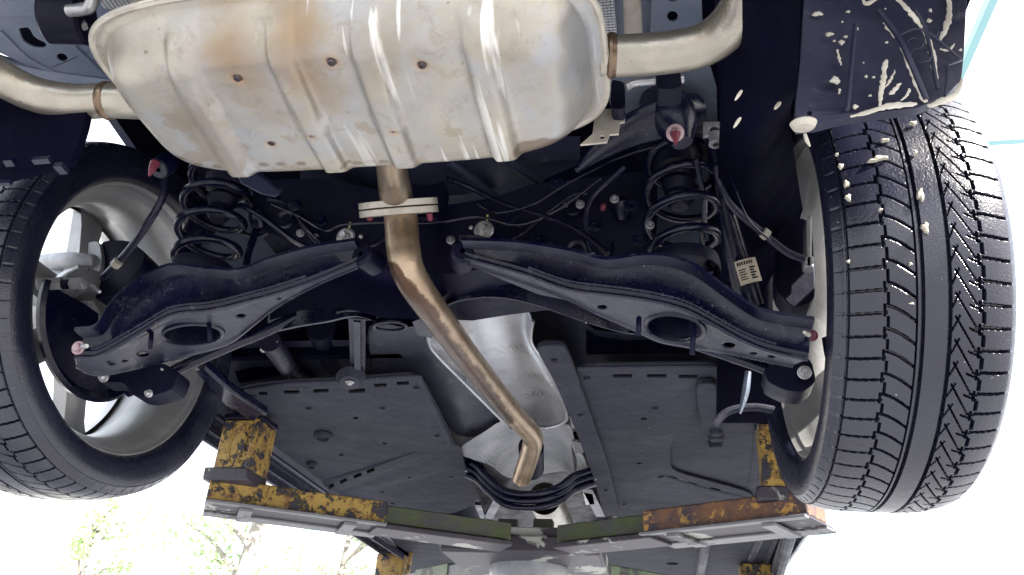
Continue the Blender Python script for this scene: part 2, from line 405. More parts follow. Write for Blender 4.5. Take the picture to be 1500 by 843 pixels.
# body sides with wheel arch openings, seen only at their lower edges
def side(s):
    x = XC + s * .80; arch = [(YW + .47 * math.cos(a), ZW + .03 + .47 * math.sin(a)) for a in np.linspace(0, PI, 20)]
    arch2 = [(YW + 2.55 + .40 * math.cos(a), ZW + .03 + .40 * math.sin(a)) for a in np.linspace(0, PI, 20)]
    prof = [(.30, .78), (.16, .84), (.10, 1.1), (.16, 1.5), (.45, 1.95), (1.0, 2.1), (2.3, 2.1), (3.0, 1.75), (4.1, 1.55), (4.45, 1.3), (4.5, .8), (4.3, .66)]
    prof += arch2 + [(3.25, .60), (1.63, .60)] + arch
    out = [W(x, y, z) for y, z in prof]
    return plate(out, (), (-s * .02, 0, 0))
for s in (-1, 1): add('side_panel', side(s), M['sill'])
add('roof', sheetgrid(XC - .8, XC + .8, .3, 3.0, 8, 8, lambda x, y: 2.06), M['sill'])
for s in (-1, 1):   # rocker: sill underside with its pinch seam
    xi, xo = (-1.02, -1.13) if s < 0 else (.37, .45)
    add('sill', many(box(W((xi + xo) / 2, 2.45, .625), (abs(xo - xi), 1.75, .05)), box(W(xi + s * .02, 2.45, .585), (.004, 1.74, .03)), box(W(xo - s * .012, 2.45, .592), (.012, 1.74, .02))), M['sill'], bevel=.004)
# bumper shell behind the muffler (overhead, above the frame)
add('bumper', loft([[W(XC + x, .2 + .1 * (x / .8) ** 2 + dy, z) for dy, z in ((0, .80), (-.06, .95), (-.05, 1.2), (.0, 1.2), (.02, .95), (.03, .82))] for x in np.linspace(-.8, .8, 17)]), M['sill'])

# grey rear panel, left, with its holes, behind the rubber hanger
zl = lambda u, v: P(u, v, Z=.86)
pan = plate([zl(*q) for q in [(-90, -60), (150, -60), (170, 60), (160, 120), (60, 106), (-40, 60), (-90, 20)]],
            [[zl(*q) for q in rnd([(27, 42), (42, 40), (50, 55), (68, 64), (66, 71), (50, 71), (34, 62)], 2)], [zl(*q) for q in ellipse(91, 85, 8, 6, 16, .4)]], (0, 0, .004))
add('rear_panel', pan, M['body_grey'], bevel=.001)
add('rear_panel', many(tube([zl(-60, 70), zl(20, 98), zl(90, 112), zl(165, 122)], .012, 10), strip([zl(-60, 0), zl(0, 8), zl(60, 4)], .03, .012)), M['body_grey'])
add('rear_panel', many(strip([zl(70, 18), zl(110, 70), zl(150, 108)], .012, .008, smooth=0), strip([zl(0, 45), zl(40, 84), zl(80, 105)], .008, .006)), M['body_grey'])
add('edge_bracket', plate([P(u, v, Y=.66) for u, v in [(131, 31), (160, 36), (152, 60), (134, 64)]], (), (0, .003, 0)), M['body_grey'])
add('shield_strip', join(plate([P(u, v, Z=.80) for u, v in [(140, -30), (380, -60), (300, 20), (200, 22), (150, 12)]], (), (0, 0, .003))), M['ribbed'])
# rubber hanger with its two rods
def hanger():
    c = P(68, 24, Z=.74); ax = np.array([1., .25, .1])
    return lathe([(0, .002), (0, .030), (.004, .034), (.045, .034), (.049, .030), (.05, .012), (.049, .002)], c, ax, 28)
hg = add('rubber_hanger', hanger(), M['rubber'])
add('rod', tube([P(100, 16, Z=.72), P(120, 14, Z=.72), P(134, 6, Z=.72), P(138, -30, Z=.74)], .0075, 12), M['zinc'], hg)
add('rod', tube([P(88, 42, Z=.72), P(108, 41, Z=.72), P(124, 37, Z=.73)], .0065, 12), M['zinc'], hg)

# right frame rail with holes, and dimpled shield
zr = lambda u, v: P(u, v, Z=.80)
rail = plate([zr(*q) for q in [(956, -50), (1026, -50), (1030, 60), (1050, 130), (1052, 245), (960, 250), (952, 60)]],
             [[zr(*q) for q in ellipse(985, 25, 8, 8, 18)], [zr(*q) for q in ellipse(985, -3, 8, 7, 18)], [zr(*q) for q in ellipse(920, 148, 5, 4, 12)] if 0 else [zr(*q) for q in ellipse(1012, 175, 4, 5, 12)]], (0, 0, .004))
add('frame_rail', rail, M['body_grey'], bevel=.001)
add('frame_rail', plate([zr(*q) for q in [(893, 100), (956, 95), (958, 170), (905, 190), (893, 150)]], (), (0, 0, .004)), M['body_grey'])
add('frame_rail', join(loft([[P(u, v, Z=z) for u, v, z in ((x, y, .80), (x + 8, y, .80), (x + 6, y, .95), (x - 2, y, .95))] for x, y in ((1046, -50), (1048, 60), (1053, 150), (1055, 245))])), M['black_deep'])
add('shield_strip', plate([P(u, v, Z=.82) for u, v in [(862, -30), (897, -30), (905, 58), (890, 62), (876, 20)]], (), (0, 0, .003)), M['dimpled'])
add('floor_brace', plate([P(u, v, Z=.84) for u, v in [(905, -30), (940, -30), (945, 56), (903, 62)]], (), (0, 0, .003)), M['cream_wax'], label='pale sealer coated floor brace')
add('floor_brace', many(plate([P(u, v, Z=.83) for u, v in [(898, -30), (912, -30), (914, 58), (902, 58)]], (), (0, 0, .01)), plate([P(u, v, Z=.83) for u, v in [(937, -30), (954, -30), (954, 56), (942, 56)]], (), (0, 0, .01))), M['body_grey'])

# wheelhouse walls ------------------------------------------------
wh_r = [[P(u, v, Y=y) for u, v, y in row] for row in (
    [(1052, -60, .55), (1056, 120, .72), (1052, 250, .95), (1050, 420, 1.25), (1050, 620, 1.45)],
    [(1110, -60, .50), (1110, 120, .66), (1105, 250, .92), (1100, 420, 1.3), (1100, 620, 1.5)],
    [(1175, -60, .45), (1168, 120, .64), (1160, 200, .95), (1190, 420, 1.45), (1190, 620, 1.6)])]
add('wheelhouse', gridmesh(wh_r, 8), M['shade_black'], smooth=80)
add('wheelhouse', plate([P(u, v, Y=1.58) for u, v in [(940, 180), (1300, 120), (1300, 560), (1120, 612), (1085, 604), (1062, 560), (1040, 535), (940, 520)]], (), (0, .01, 0)), M['shade_black'])
add('wheelhouse', plate([P(u, v, Y=.62) for u, v in rnd([(-160, 140), (-40, 112), (120, 155), (128, 158), (124, 180), (116, 206), (104, 236), (60, 246), (0, 262), (-160, 280)], 2)], (), (0, .01, 0)), M['shade_black'])
add('wheelhouse', plate([P(u, v, Y=1.55) for u, v in [(225, 235), (460, 235), (460, 470), (420, 545), (350, 560), (225, 250)]], (), (0, .01, 0)), M['shade_black'])
# right bumper corner liner, wax drips on it ------------------------
YL = .66
def lz(u, v): return P(u, v, Y=YL + .0006 * (1290 - u) * 0 + .00055 * max(0, u - 1330))
lin = plate([lz(*q) for q in [(1182, -60), (1420, -60), (1415, 20), (1412, 80), (1408, 118), (1385, 140), (1345, 158), (1300, 163), (1240, 172), (1195, 183), (1167, 186), (1165, 160), (1172, 90)]], [[lz(*q) for q in ellipse(1186, 166, 4, 3.5, 12)]], (0, .012, 0))
liner = add('bumper_liner', lin, M['liner'], bevel=.003)
def on(u, v, d=.004): p = lz(u, v); return p + np.array([0, -d, 0])
add('crease', many(tube([on(1252, 40), on(1246, 100), on(1240, 165)], .0022, 8), tube([on(1285, 20), on(1312, 55), on(1330, 90), on(1355, 150)], .003, 8), tube([on(1340, 20), on(1355, 50), on(1372, 135)], .002, 8), tube([on(1312, 58), on(1350, 48), on(1404, 90)], .0012, 8), strip([on(1383, 145), on(1386, 100), on(1408, 92)], .002, .002, (0, 1, 0), 0)), M['liner'], liner)
def ring(u, v, r):
    c = on(u, v, .002); return tube([c + r * np.array([math.cos(a), 0, math.sin(a)]) for a in np.linspace(0, 2 * PI, 17)], .0008, 6, 0)
add('clip', many(ring(1340, 66, .0075), ring(1348, 83, .010), ring(1362, 50, .007)), M['liner'], liner)
def drip(pts, rad):
    pp_ = catmull([np.array([u, v, q]) for (u, v), q in zip(pts, rad)], 7); rs_ = np.random.default_rng(int(pts[0][0]))
    return tube([on(p[0] + rs_.normal(0, .5), p[1], .002) for p in pp_], [max(.0003, p[2] * .00046 * rs_.uniform(.7, 1.3)) for p in pp_], 10, 2, True, ((0, 1, 0), .3))
D_ = [([(1246, 173), (1270, 167), (1300, 158), (1335, 155), (1340, 153)], [3, 6, 8, 6, 1]),
      ([(1317, 62), (1330, 95), (1345, 130), (1355, 152)], [3, 6, 7, 6]), ([(1297, 90), (1294, 115), (1290, 140), (1288, 158)], [4, 6, 4, 3]),
      ([(1310, 105), (1304, 120), (1296, 130)], [1, 3, 1]), ([(1318, 124), (1308, 136), (1302, 141)], [2, 5, 1]), ([(1331, 132), (1328, 142), (1318, 150)], [2, 3, 1]),
      ([(1305, -8), (1325, 12), (1340, 30), (1350, 44)], [6, 6, 6, 3]), ([(1386, -10), (1390, 20), (1384, 45), (1376, 62)], [5, 7, 6, 4]),
      ([(1352, 45), (1362, 70), (1368, 100), (1372, 134)], [5, 7, 6, 2]), ([(1361, 158), (1380, 150), (1396, 143), (1410, 118)], [6, 8, 8, 4]),
      ([(1292, 30), (1300, 42), (1310, 58)], [2, 5, 2]), ([(1226, 75), (1229, 88), (1232, 98)], [2, 3, 1]), ([(1262, 0), (1270, 8), (1284, -2)], [2, 5, 4]),
      ([(1230, 133), (1228, 140)], [3, 1]), ([(1376, 74), (1388, 76), (1398, 66)], [2, 4, 1])]
add('wax_drip', join(*[drip(a, b) for a, b in D_]), M['cream_wax'], liner, kind='stuff')
def dab(u, v, a, b, y=None):
    c = on(u, v, .002); return loft([[c + np.array([a * .00054 * k * math.cos(t) * (1 + .25 * math.sin(3 * t + u)), -h * .4, b * .00054 * k * math.sin(t) * (1 + .25 * math.sin(4 * t + v))]) for t in np.linspace(0, 2 * PI, 14, endpoint=False)] for k, h in ((1, 0), (.85, .003), (.4, .0045))])
dabs = [(1197, 23, 10, 6), (1214, 53, 8, 5), (1223, 120, 9, 9), (1232, 65, 6, 6), (1238, 57, 4, 3), (1242, 20, 4, 3), (1255, 45, 3, 3), (1252, 159, 5, 5), (1268, 115, 3, 3), (1279, 116, 3, 2), (1298, 65, 3, 2), (1274, 143, 3, 2), (1406, 76, 3, 3), (1362, 18, 3, 5), (1360, 33, 5, 5), (1233, 35, 2, 2), (1221, 63, 3, 2), (1296, 16, 1.5, 1.5), (1264, 95, 1.5, 1.5), (1245, 95, 1.5, 1.5)]
add('wax_drip', join(*[dab(*d) for d in dabs]), M['cream_wax'], liner, kind='stuff')
c = P(1177, 183, Y=.655)
add('wax_drip', join(lathe([(-.006, .002), (-.004, .010), (0, .0125), (.0020, .0130), (.004, .0105), (.006, .003)], c, (0, -.25, 1), 18, True), tube([c + [0, 0, -.012], c + [.001, 0, -.02], c + [.003, 0, -.027]], [.0016, .002, .0008], 8, 3)), M['cream_wax'], liner, label='cream wax drop hanging from the liner corner')
cd = join(*[loft([[P(u, v, Y=y) + .0009 * np.array([a * k * math.cos(t) + b * .6 * k * math.sin(t), -h, b * k * math.sin(t)]) for t in np.linspace(0, 2 * PI, 12, endpoint=False)] for k, h in ((1, 0), (.6, 3))]) for u, v, y, a, b in ((1139, 155, .68, 3, 6), (1082, 140, .60, 2, 7), (1080, 180, .60, 2, 7))])
add('wax_smear', cd, M['cream_wax'], kind='stuff')

# ------------------------------------------------------------------ exhaust
def mufmat():
    t = NT('muffler_steel'); cx, cy, cz = 0, 0, 0
    c = t.mix(t.ramp(t.noise(9, 8, .6), .35, .65), (.275, .25, .21), (.40, .37, .315))
    c = t.mix(t.ramp(t.noise(5.5, 7, .68, .8), .46, .64, 0, .6), c, (.30, .33, .38))
    # heat tint (gold to brown) along the hot middle ribs, near the rear seam
    for x, w, a in ((-.086, .028, .8), (-.012, .030, .85), (-.04, .05, .3), (-.13, .02, .25), (.05, .03, .2)):
        f = t.blob(x, -.085, 0, w + .028, .9, (1.5, .55, .3), .07, 16); c = t.mix(t.math('MULTIPLY', f, a), c, (.24, .165, .095))
    # weld spots burnt round the dimples
    for x, y, r in SPOTS:
        c = t.mix(t.math('MULTIPLY', t.blob(x, y, -.06, r * 2.6, .8, (1, 1, .2), .006, 60), .7), c, (.38, .22, .12))
        c = t.mix(t.blob(x, y, -.06, r, .35, (1, 1, .2)), c, (.12, .11, .15))
    # water marks and dirt
    for x, y, rx, sy, sx in ((-.165, .02, .035, .45, 1), (-.205, .05, .02, 1, 1), (.02, .02, .014, 1, 1), (-.10, .088, .012, 1.2, .4), (-.15, .09, .010, 1.2, .5), (-.06, .09, .014, 1.5, .35), (.05, .088, .010, 1.5, .3), (.11, .03, .012, 1, 1), (-.19, -.01, .012, 1, .6)):
        c = t.mix(t.math('MULTIPLY', t.blob(x, y, -.06, rx, .25, (sx, sy, .2), .05, 45), .55), c, (.25, .20, .15))
    c = t.mix(t.math('MULTIPLY', t.blob(.200, .074, -.06, .030, .2, (.8, 1.7, .2), .03, 45), .85), c, (.15, .11, .08))
    for x, y in [tuple((P(u, v, Z=.565) - W(MX, MY, 0))[:2]) for u, v in ((228, 212), (262, 234), (290, 243), (318, 245), (386, 242), (412, 241), (440, 240), (507, 238), (523, 240), (541, 238), (562, 238))]:
        c = t.mix(t.math('MULTIPLY', t.blob(x, y, -.06, .007, .4, (.9, 1.3, .2), .006, 120), .75), c, (.16, .12, .09))
    c = t.mix(t.ramp(t.noise(30, 10, .8, .5), .53, .66, 0, .6), c, (.21, .175, .135))
    c = t.mix(t.ramp(t.noise(150, 3), .70, .74, 0, .7), c, (.15, .12, .09))
    # long bright scratches
    w = t.noise(60, 3, .5, 0, t.stretch(1, .06, .2, (0, 0, .62)))
    sx = t.n('ShaderNodeSeparateXYZ'); t.t.links.new(t.co, sx.inputs[0])
    f = t.math('MULTIPLY', t.ramp(w, .60, .66, 0, .75), t.ramp(sx.outputs[0], -.06, .06)); c = t.mix(f, c, (.66, .65, .62))
    h = t.math('ADD', t.math('MULTIPLY', t.noise(10, 2), .5), t.math('MULTIPLY', t.noise(70, 6), .07)); h = t.math('ADD', h, t.math('MULTIPLY', f, .05))
    t.bump(h, .008); return t.out(c, t.ramp(t.noise(14, 6), .3, .7, .36, .50), .62)
MX, MY, ZS = -.322, .626, .62
ribs = []   # (x_top, x_bottom) pairs found on the bottom plane
for a, b in (((245, 55), (345, 245)), ((388, 25), (488, 243)), ((520, 20), (592, 240)), ((690, 20), (742, 235))):
    pa, pb = P(*a, Z=.572), P(*b, Z=.56); ribs.append((pa[0] - MX, pa[1] - MY, pb[0] - MX, pb[1] - MY))
spots_px = [(346, 121, 7), (484, 98, 8), (617, 102, 7), (396, 215, 6.5), (457, 194, 5), (577, 187, 5)]
SPOTS = [(P(u, v, Z=.56)[0] - MX, P(u, v, Z=.56)[1] - MY, r * .00062) for u, v, r in spots_px]
M['muffler'] = mufmat()
def muffler_lower():
    nr, na = 90, 520; hx, hy = .262, .120; V = []
    ks = np.concatenate([[1.06, 1.04, 1.035, 1.0], np.linspace(.995, .80, 34), np.linspace(.79, .0, nr - 38)])
    ang = np.linspace(0, 2 * PI, na, endpoint=False)
    c, s = np.cos(ang), np.sin(ang); p = 4.2
    rr = (np.abs(c) ** p + np.abs(s) ** p) ** (-1 / p); ex, ey = c * rr * hx, s * rr * hy
    for k in ks:
        off = (k - 1) * .55 if k > .72 else None
        # keep wall slope similar all round: inset by distance rather than scale near the rim
        ins = (1 - k) * .22
        x = np.sign(ex) * np.maximum(np.abs(ex) * (1 - ins / hx * .9), 0) if k > .8 else ex * (k - 0) * (1 - .2 * .22 / hx * .9) / .8
        y = np.sign(ey) * np.maximum(np.abs(ey) * (1 - ins / hy * .9), 0) if k > .8 else ey * k * (1 - .2 * .22 / hy * .9) / .8
        if k >= 1.0: z = np.zeros(na) + (0 if k > 1.0 else -.003); 
        else:
            t = min(1, (1 - k) / .2); z = np.zeros(na) - .003 - .050 * (1 - (1 - t) ** 2.4) - .006 * (1 - k)
        if k < 1.0:
            d = np.zeros(na)
            fade = np.clip((.104 - y) / .020, 0, 1)
            for (xa, ya, xb, yb) in ribs:
                tt = (y - ya) / (yb - ya); xr = xa + (xb - xa) * tt; q = (x - xr)
                w = .0135; prof = 1 / (1 + np.exp((np.abs(q) - w) / .0012))
                start = 1 / (1 + np.exp(-(tt + .02) / .035)); prof = prof * start * fade
                bead = .0028 * np.exp(-((np.abs(q) - w * 1.25) / .004) ** 2) * start
                d = d + (.0100 * prof)
                cap_ = np.exp(-(((x - xa) / .016) ** 2 + ((y - ya - .006) / .012) ** 2)); d = d + .006 * cap_
            z = z - d * min(1, (1 - k) / .06)
            for (sx_, sy_, r) in SPOTS: z = z + .0035 * np.exp(-(((x - sx_) ** 2 + (y - sy_) ** 2) / (r * .9) ** 2) ** 2)
        V.append(np.stack([MX + x, MY + y, CZ + ZS + z], 1))
    V.insert(0, V[0] + [0, 0, .006]); m = len(V)
    return loft(V, True, False)
def muffler_upper():
    na = 200; ang = np.linspace(0, 2 * PI, na, endpoint=False); c, s = np.cos(ang), np.sin(ang); p = 4.2
    rr = (np.abs(c) ** p + np.abs(s) ** p) ** (-1 / p); ex, ey = c * rr * .262, s * rr * .120
    return loft([np.stack([MX + ex * k, MY + ey * k2, np.full(na, CZ + ZS + z)], 1) for k, k2, z in ((1.03, 1.05, .006), (1, 1, .01), (.98, .95, .05), (.93, .84, .08), (.8, .6, .09), (.01, .01, .095))], True, True)
M['weld_dark'] = grime('weld_dark', (.05, .045, .065), (.13, .10, .09), .35, .5, 300)
muf = place('muffler', muffler_lower(), M['muffler'], car, loc=(MX, MY, CZ + ZS), smooth=60, label='stamped steel rear silencer with four ribs')
add('upper_shell', muffler_upper(), M['flange'], muf, smooth=60)
for i, (sx_, sy_, r) in enumerate(SPOTS):
    if i == 0: sp0 = place('weld_dimple', lathe([(-.001, r * .05), (-.001, r * .55), (.0006, r * .68), (.0010, r * .85), (-.001, r * 1.0)], W(MX + sx_, MY + sy_, ZS - .0555), (0, 0, -1), 20), M['weld_dark'], muf, loc=W(MX + sx_, MY + sy_, ZS - .0555))
    else: again(sp0, W(MX + sx_, MY + sy_, ZS - .0555), muf)
# seam bead round the muffler, where the shells are folded
na = 160; ang = np.linspace(0, 2 * PI, na + 1); rr = (np.abs(np.cos(ang)) ** 4.2 + np.abs(np.sin(ang)) ** 4.2) ** (-1 / 4.2)
add('seam', tube([W(MX + np.cos(a) * r * .277, MY + np.sin(a) * r * .128, ZS + .003) for a, r in zip(ang, rr)], .0045, 8, 0, False), M['flange'], muf)
def pipemat(name, c1, c2, rust, stain=None):
    t = NT(name); c = t.mix(t.ramp(t.noise(12, 7), .35, .65), c1, c2)
    c = t.mix(t.ramp(t.noise(22, 10, .75, .4), .55, .68, 0, .7), c, rust)
    if stain:
        for q in stain: c = t.mix(t.math('MULTIPLY', t.blob(*q[:3], q[3], .18, q[4], q[5], 26), q[6]), c, q[7])
    c = t.mix(t.ramp(t.noise(130, 3), .69, .74, 0, .8), c, (.10, .07, .05))
    t.bump(t.math('ADD', t.noise(30, 6), t.math('MULTIPLY', t.noise(140, 4), .3)), .0012)
    return t.out(c, t.ramp(t.noise(16), .3, .7, .25, .42), .75)
M['tail'] = pipemat('tailpipe_steel', (.27, .25, .21), (.38, .35, .30), (.40, .32, .24))
tl = lambda u, v: P(u, v, Z=.615)
tpL = add('tailpipe', tube([tl(215, 150), tl(178, 148), tl(150, 148), tl(110, 149), tl(60, 141), tl(15, 122), tl(-30, 90), tl(-70, 30), tl(-100, -60)], .0205, 24), M['tail'], label='left steel tailpipe')
tr = lambda u, v: P(u, v, Z=.64)
tpR = add('tailpipe', tube([tr(880, 82), tr(920, 82), tr(980, 77), tr(1025, 68), tr(1060, 47), tr(1085, 15), tr(1095, -20), tr(1100, -80)], .0225, 24), M['tail'], label='right steel tailpipe')
M['weld'] = pipemat('burnt_weld', (.10, .065, .045), (.22, .16, .11), (.15, .08, .05))
a, b = tr(889, 82), tr(903, 82)
add('weld_collar', lathe([(0, .0225), (.002, .0245), (.005, .0250), (.008, .0235), (.010, .0228)], a, b - a, 28), M['weld'], muf)
a, b = tl(163, 148), tl(148, 148)
add('weld_collar', lathe([(0, .0205), (.002, .0222), (.005, .0228), (.008, .0215), (.010, .0208)], a, b - a, 28), M['weld'], muf)
# centre pipe: stub above the flange, then the long kinked pipe
FL = P(583, 300, Y=.93)
stub_r = .0245
M['stub'] = pipemat('stub_steel', (.22, .17, .125), (.30, .24, .18), (.30, .19, .11))
add('exhaust_pipe', tube([P(572, 225, Y=.80), P(575, 255, Y=.84), P(579, 280, Y=.90), P(582, 296, Y=.925)], [.021, .021, .0235, .0245], 24), M['stub'], label='short pipe stub behind the muffler')
pp = [P(586, 308, Y=.935), P(588, 330, Y=.94), P(591, 365, Y=.945), P(599, 400, Y=.96), P(627, 445, Y=1.04), P(690, 530, Y=1.30), P(748, 602, Y=1.62), P(778, 636, Y=1.80), P(779, 655, Y=1.88), P(768, 690, Y=2.02), P(764, 702, Y=2.06)]
pr_ = ROOT
st = []
path_ = catmull([np.array(q) for q in ((594, 392, .955, .024), (606, 412, .98, .030), (627, 445, 1.04, .034), (655, 485, 1.16, .036), (690, 530, 1.30, .036), (722, 570, 1.47, .034), (748, 602, 1.62, .028))], 8)
for q_ in path_ + [np.array((776, 640, 1.81, .016)), np.array((770, 660, 1.9, .009))]:
    q = P(q_[0] - 9, q_[1] + 2, Y=q_[2]) - pr_ + np.array([-.004, 0, -.018]); st.append((q[0], q[1], q[2], q_[3], (1.0, .75, 1), .016, 1., (.068, .038, .024)))
for q in ((592, 340, .97, .04, (.52, .40, .27)), (740, 560, 1.8, .12, (.50, .43, .36))):
    w_ = P(q[0], q[1], Y=q[2]) - pr_; st.append((w_[0], w_[1], w_[2], q[3], (1, 1, 1), .05, .5, tuple(.65 * z for z in q[4])))
M['front_pipe'] = pipemat('center_pipe_steel', (.27, .19, .125), (.40, .31, .22), (.28, .17, .10), st)
add('exhaust_pipe', tube(pp, [.0245, .0245, .0245, .0240, .0235, .0235, .0235, .0240, .0245, .0245, .0235], 28, 7), M['front_pipe'], label='long kinked pipe with brown rust stain')
def oval_flange(c, d, w, h, t):
    e1, e2, d = frame(d); e1 = np.array([1., 0.0, .02]); e1 -= d * (e1 @ d); e1 /= np.linalg.norm(e1); e2 = np.cross(d, e1); out = []
    for a in np.linspace(0, 2 * PI, 48, endpoint=False):
        x, y = math.cos(a), math.sin(a); k = (abs(x) ** 1.7 + abs(y) ** 1.7) ** (-1 / 1.7)
        out.append(c + e1 * w * x * k + e2 * h * y * k)
    return plate(out, (), d * t)
fd = np.array([.03, .55, -.83]); fd /= np.linalg.norm(fd)
for k, nm in ((0, 'muffler side'), (1, 'front pipe side')):
    add('pipe_flange', oval_flange(FL + fd * (.0115 * k - .006), fd, .060, .034, .0095), M['flange'], bevel=.002)
for u in (541, 629): add('flange_stud', join(tube([P(u, 312, Y=.935), P(u + 1, 322, Y=.945)], .0045, 10, 0)), M['red_wax'])

# ------------------------------------------------------------------ wheels
def tyre_mesh():
    R0, wid = .309, .172; s0 = .0005; NT_, NW = 2220, 140
    th = np.linspace(0, 2 * PI, NT_, endpoint=False)[:, None]; w = np.linspace(0, 1, NW)[None, :]
    N = 74; u = th / (2 * PI) * N
    def tri(x, width):                                       # distance to the nearest line of pitch 1, inside width -> 1
        d = np.abs((x + .5) % 1 - .5); return np.clip((width - d) / (width * .35), 0, 1)
    def circ(c, hw): return np.clip((hw - np.abs(w - c)) / (hw * .35), 0, 1) + 0 * u
    g = np.zeros((NT_, NW))
    jag = .245 + .010 * np.sign(np.sin(2 * PI * u))
    g = np.maximum(g, circ(.018, .006) * .5)
    g = np.maximum(g, np.clip((.010 - np.abs(w - jag)) / .004, 0, 1))
    g = np.maximum(g, circ(.432, .006)); g = np.maximum(g, circ(.468, .013)); g = np.maximum(g, circ(.635, .011))
    r1 = (w > .02) & (w < .245); g = np.maximum(g, tri(u + .6 * w, .065) * r1)
    r2 = (w > .245) & (w < .432); g = np.maximum(g, tri(u - 9 * np.clip(w - .245, 0, 1) ** 1.5 + .45, .075) * r2)
    zig = .83 + .012 * np.sign(np.sin(2 * PI * u + 1))
    g = np.maximum(g, tri(u - (w - .665) / .13 * 1.5, .06) * ((w > .665) & (w < .795)))
    g = np.maximum(g, tri(u - 1.5 - (w - .795) * 2, .06) * ((w > .79) & (w < .835)))
    g = np.maximum(g, tri(u + .5 - (w - .74) * 3, .05) * ((w > .755) & (w < .835)))
    g = np.maximum(g, tri(u + (w - .64) / .055 * .75 + .3, .05) * ((w > .64) & (w < .695)))
    g = np.maximum(g, np.clip((.009 - np.abs(w - zig)) / .004, 0, 1) * (w > .7))
    r4 = (w > .84); g = np.maximum(g, tri(u - .8 * (w - .84) + .5, .075) * r4)
    crown = -.010 * np.abs(2 * w - 1) ** 4
    r = R0 + crown - .0075 * g + .0006 * np.sin(u * 2 * PI * 7) * 0
    x = s0 + w * wid + 0 * th
    # sidewalls: inner then outer rings
    inn = [(.010, .236), (.004, .238), (-.004, .243), (-.008, .250), (-.0085, .252), (-.011, .260), (-.0112, .262), (-.0125, .272), (-.0115, .283), (-.009, .2885), (-.0095, .2895), (-.004, .294), (-.001, .297)]
    out = [(wid + .006, .297), (wid + .014, .289), (wid + .018, .272), (wid + .015, .258), (wid + .008, .246), (wid, .238)]
    xs = np.concatenate([np.full((NT_, 1), a) for a, _ in inn] + [x] + [np.full((NT_, 1), a) for a, _ in out], 1)
    rs = np.concatenate([np.full((NT_, 1), a) for _, a in inn] + [r] + [np.full((NT_, 1), a) for _, a in out], 1)
    m = xs.shape[1]
    # block edges run over the shoulder
    sh = np.clip(tri(u + .03, .09), 0, 1)[:, 0]
    for j in (len(inn) - 1, len(inn) - 2): rs[:, j] -= .0015 * sh
    V = np.stack([xs, rs * np.cos(th), rs * np.sin(th)], 2).reshape(-1, 3)
    i = np.arange(NT_)[:, None]; j = np.arange(m - 1)[None, :]; i2 = (i + 1) % NT_
    F = np.stack([i * m + j, i * m + j + 1, i2 * m + j + 1, i2 * m + j], 2).reshape(-1, 4)
    me = bpy.data.meshes.new('tyre'); me.vertices.add(len(V)); me.vertices.foreach_set('co', V.ravel())
    me.loops.add(F.size); me.loops.foreach_set('vertex_index', F.ravel().astype(np.int32))
    me.polygons.add(len(F)); me.polygons.foreach_set('loop_start', np.arange(0, F.size, 4, dtype=np.int32)); me.update(calc_edges=True); me.validate()
    me.polygons.foreach_set('use_smooth', [True] * len(F)); me.set_sharp_from_angle(angle=math.radians(40)); me.materials.append(M['tyre']); return me
TY = tyre_mesh()
def mesh_of(name, m, mat, smooth=40):
    v, f = m; me = bpy.data.meshes.new(name); me.from_pydata([tuple(q) for q in v], [], f)
    bm = bmesh.new(); bm.from_mesh(me); bmesh.ops.recalc_face_normals(bm, faces=bm.faces); bm.to_mesh(me); bm.free()
    me.polygons.foreach_set('use_smooth', [True] * len(me.polygons)); me.set_sharp_from_angle(angle=math.radians(smooth)); me.materials.append(mat); return me
RIMP = [(-.003, .2475), (.002, .2485), (.006, .246), (.007, .239), (.016, .2355), (.018, .232), (.030, .228), (.036, .224), (.050, .212), (.070, .207), (.110, .206), (.128, .214), (.150, .222), (.178, .230), (.190, .238), (.198, .247), (.203, .2485), (.205, .245), (.198, .232), (.185, .226), (.165, .218)]
rim_barrel = lathe([(a, b - .004) for a, b in RIMP], (0, 0, 0), (1, 0, 0), 128)
RB = mesh_of('rim', rim_barrel, M['alloy'])
def spoke(a):
    ca, sa = math.cos(a), math.sin(a); secs = []
    for r, w, x, d in ((.05, .034, .135, .035), (.09, .030, .150, .034), (.14, .026, .165, .032), (.19, .027, .176, .028), (.226, .034, .182, .022)):
        loop = []
        for e, q in ((-1, 0), (-.8, 1), (.8, 1), (1, 0), (.55, -.3), (-.55, -.3)):
            y, z = r, e * w; loop.append((x + (q - .5) * d, ca * y - sa * z, sa * y + ca * z))
        secs.append(loop)
    return loft(secs)
SP = mesh_of('spoke', spoke(0), M['alloy'])
HB = mesh_of('hub', join(lathe([(.10, .001), (.10, .05), (.12, .07), (.165, .072), (.172, .06), (.172, .001)], (0, 0, 0), (1, 0, 0), 40), *[lathe([(.172, .011), (.182, .011), (.183, .001)], (0, .045 * math.cos(t), .045 * math.sin(t)), (1, 0, 0), 10) for t in np.arange(5) * 2 * PI / 5]), M['alloy'])
def crescent():
    pr = [(.066, .02), (.066, .06), (.075, .10), (.078, .125), (.066, .140), (.072, .146), (.080, .144), (.084, .10), (.084, .06), (.084, .02)]
    return loft([[(x, q * math.cos(a), q * math.sin(a)) for x, q in pr] for a in np.linspace(PI * 1.08, PI * 2.0, 40)])
SH = mesh_of('brake_shield', crescent(), M['black_gloss'])
DI = mesh_of('brake_disc', lathe([(.100, .03), (.100, .092), (.104, .094), (.118, .094), (.122, .092), (.122, .03)], (0, 0, 0), (1, 0, 0), 64), M['zinc'])
def link_obj(name, me, parent, loc=(0, 0, 0), rot=None):
    o = bpy.data.objects.new(name, me); COL.objects.link(o); o.parent = parent; o.location = loc
    if rot: o.rotation_euler = rot
    return o
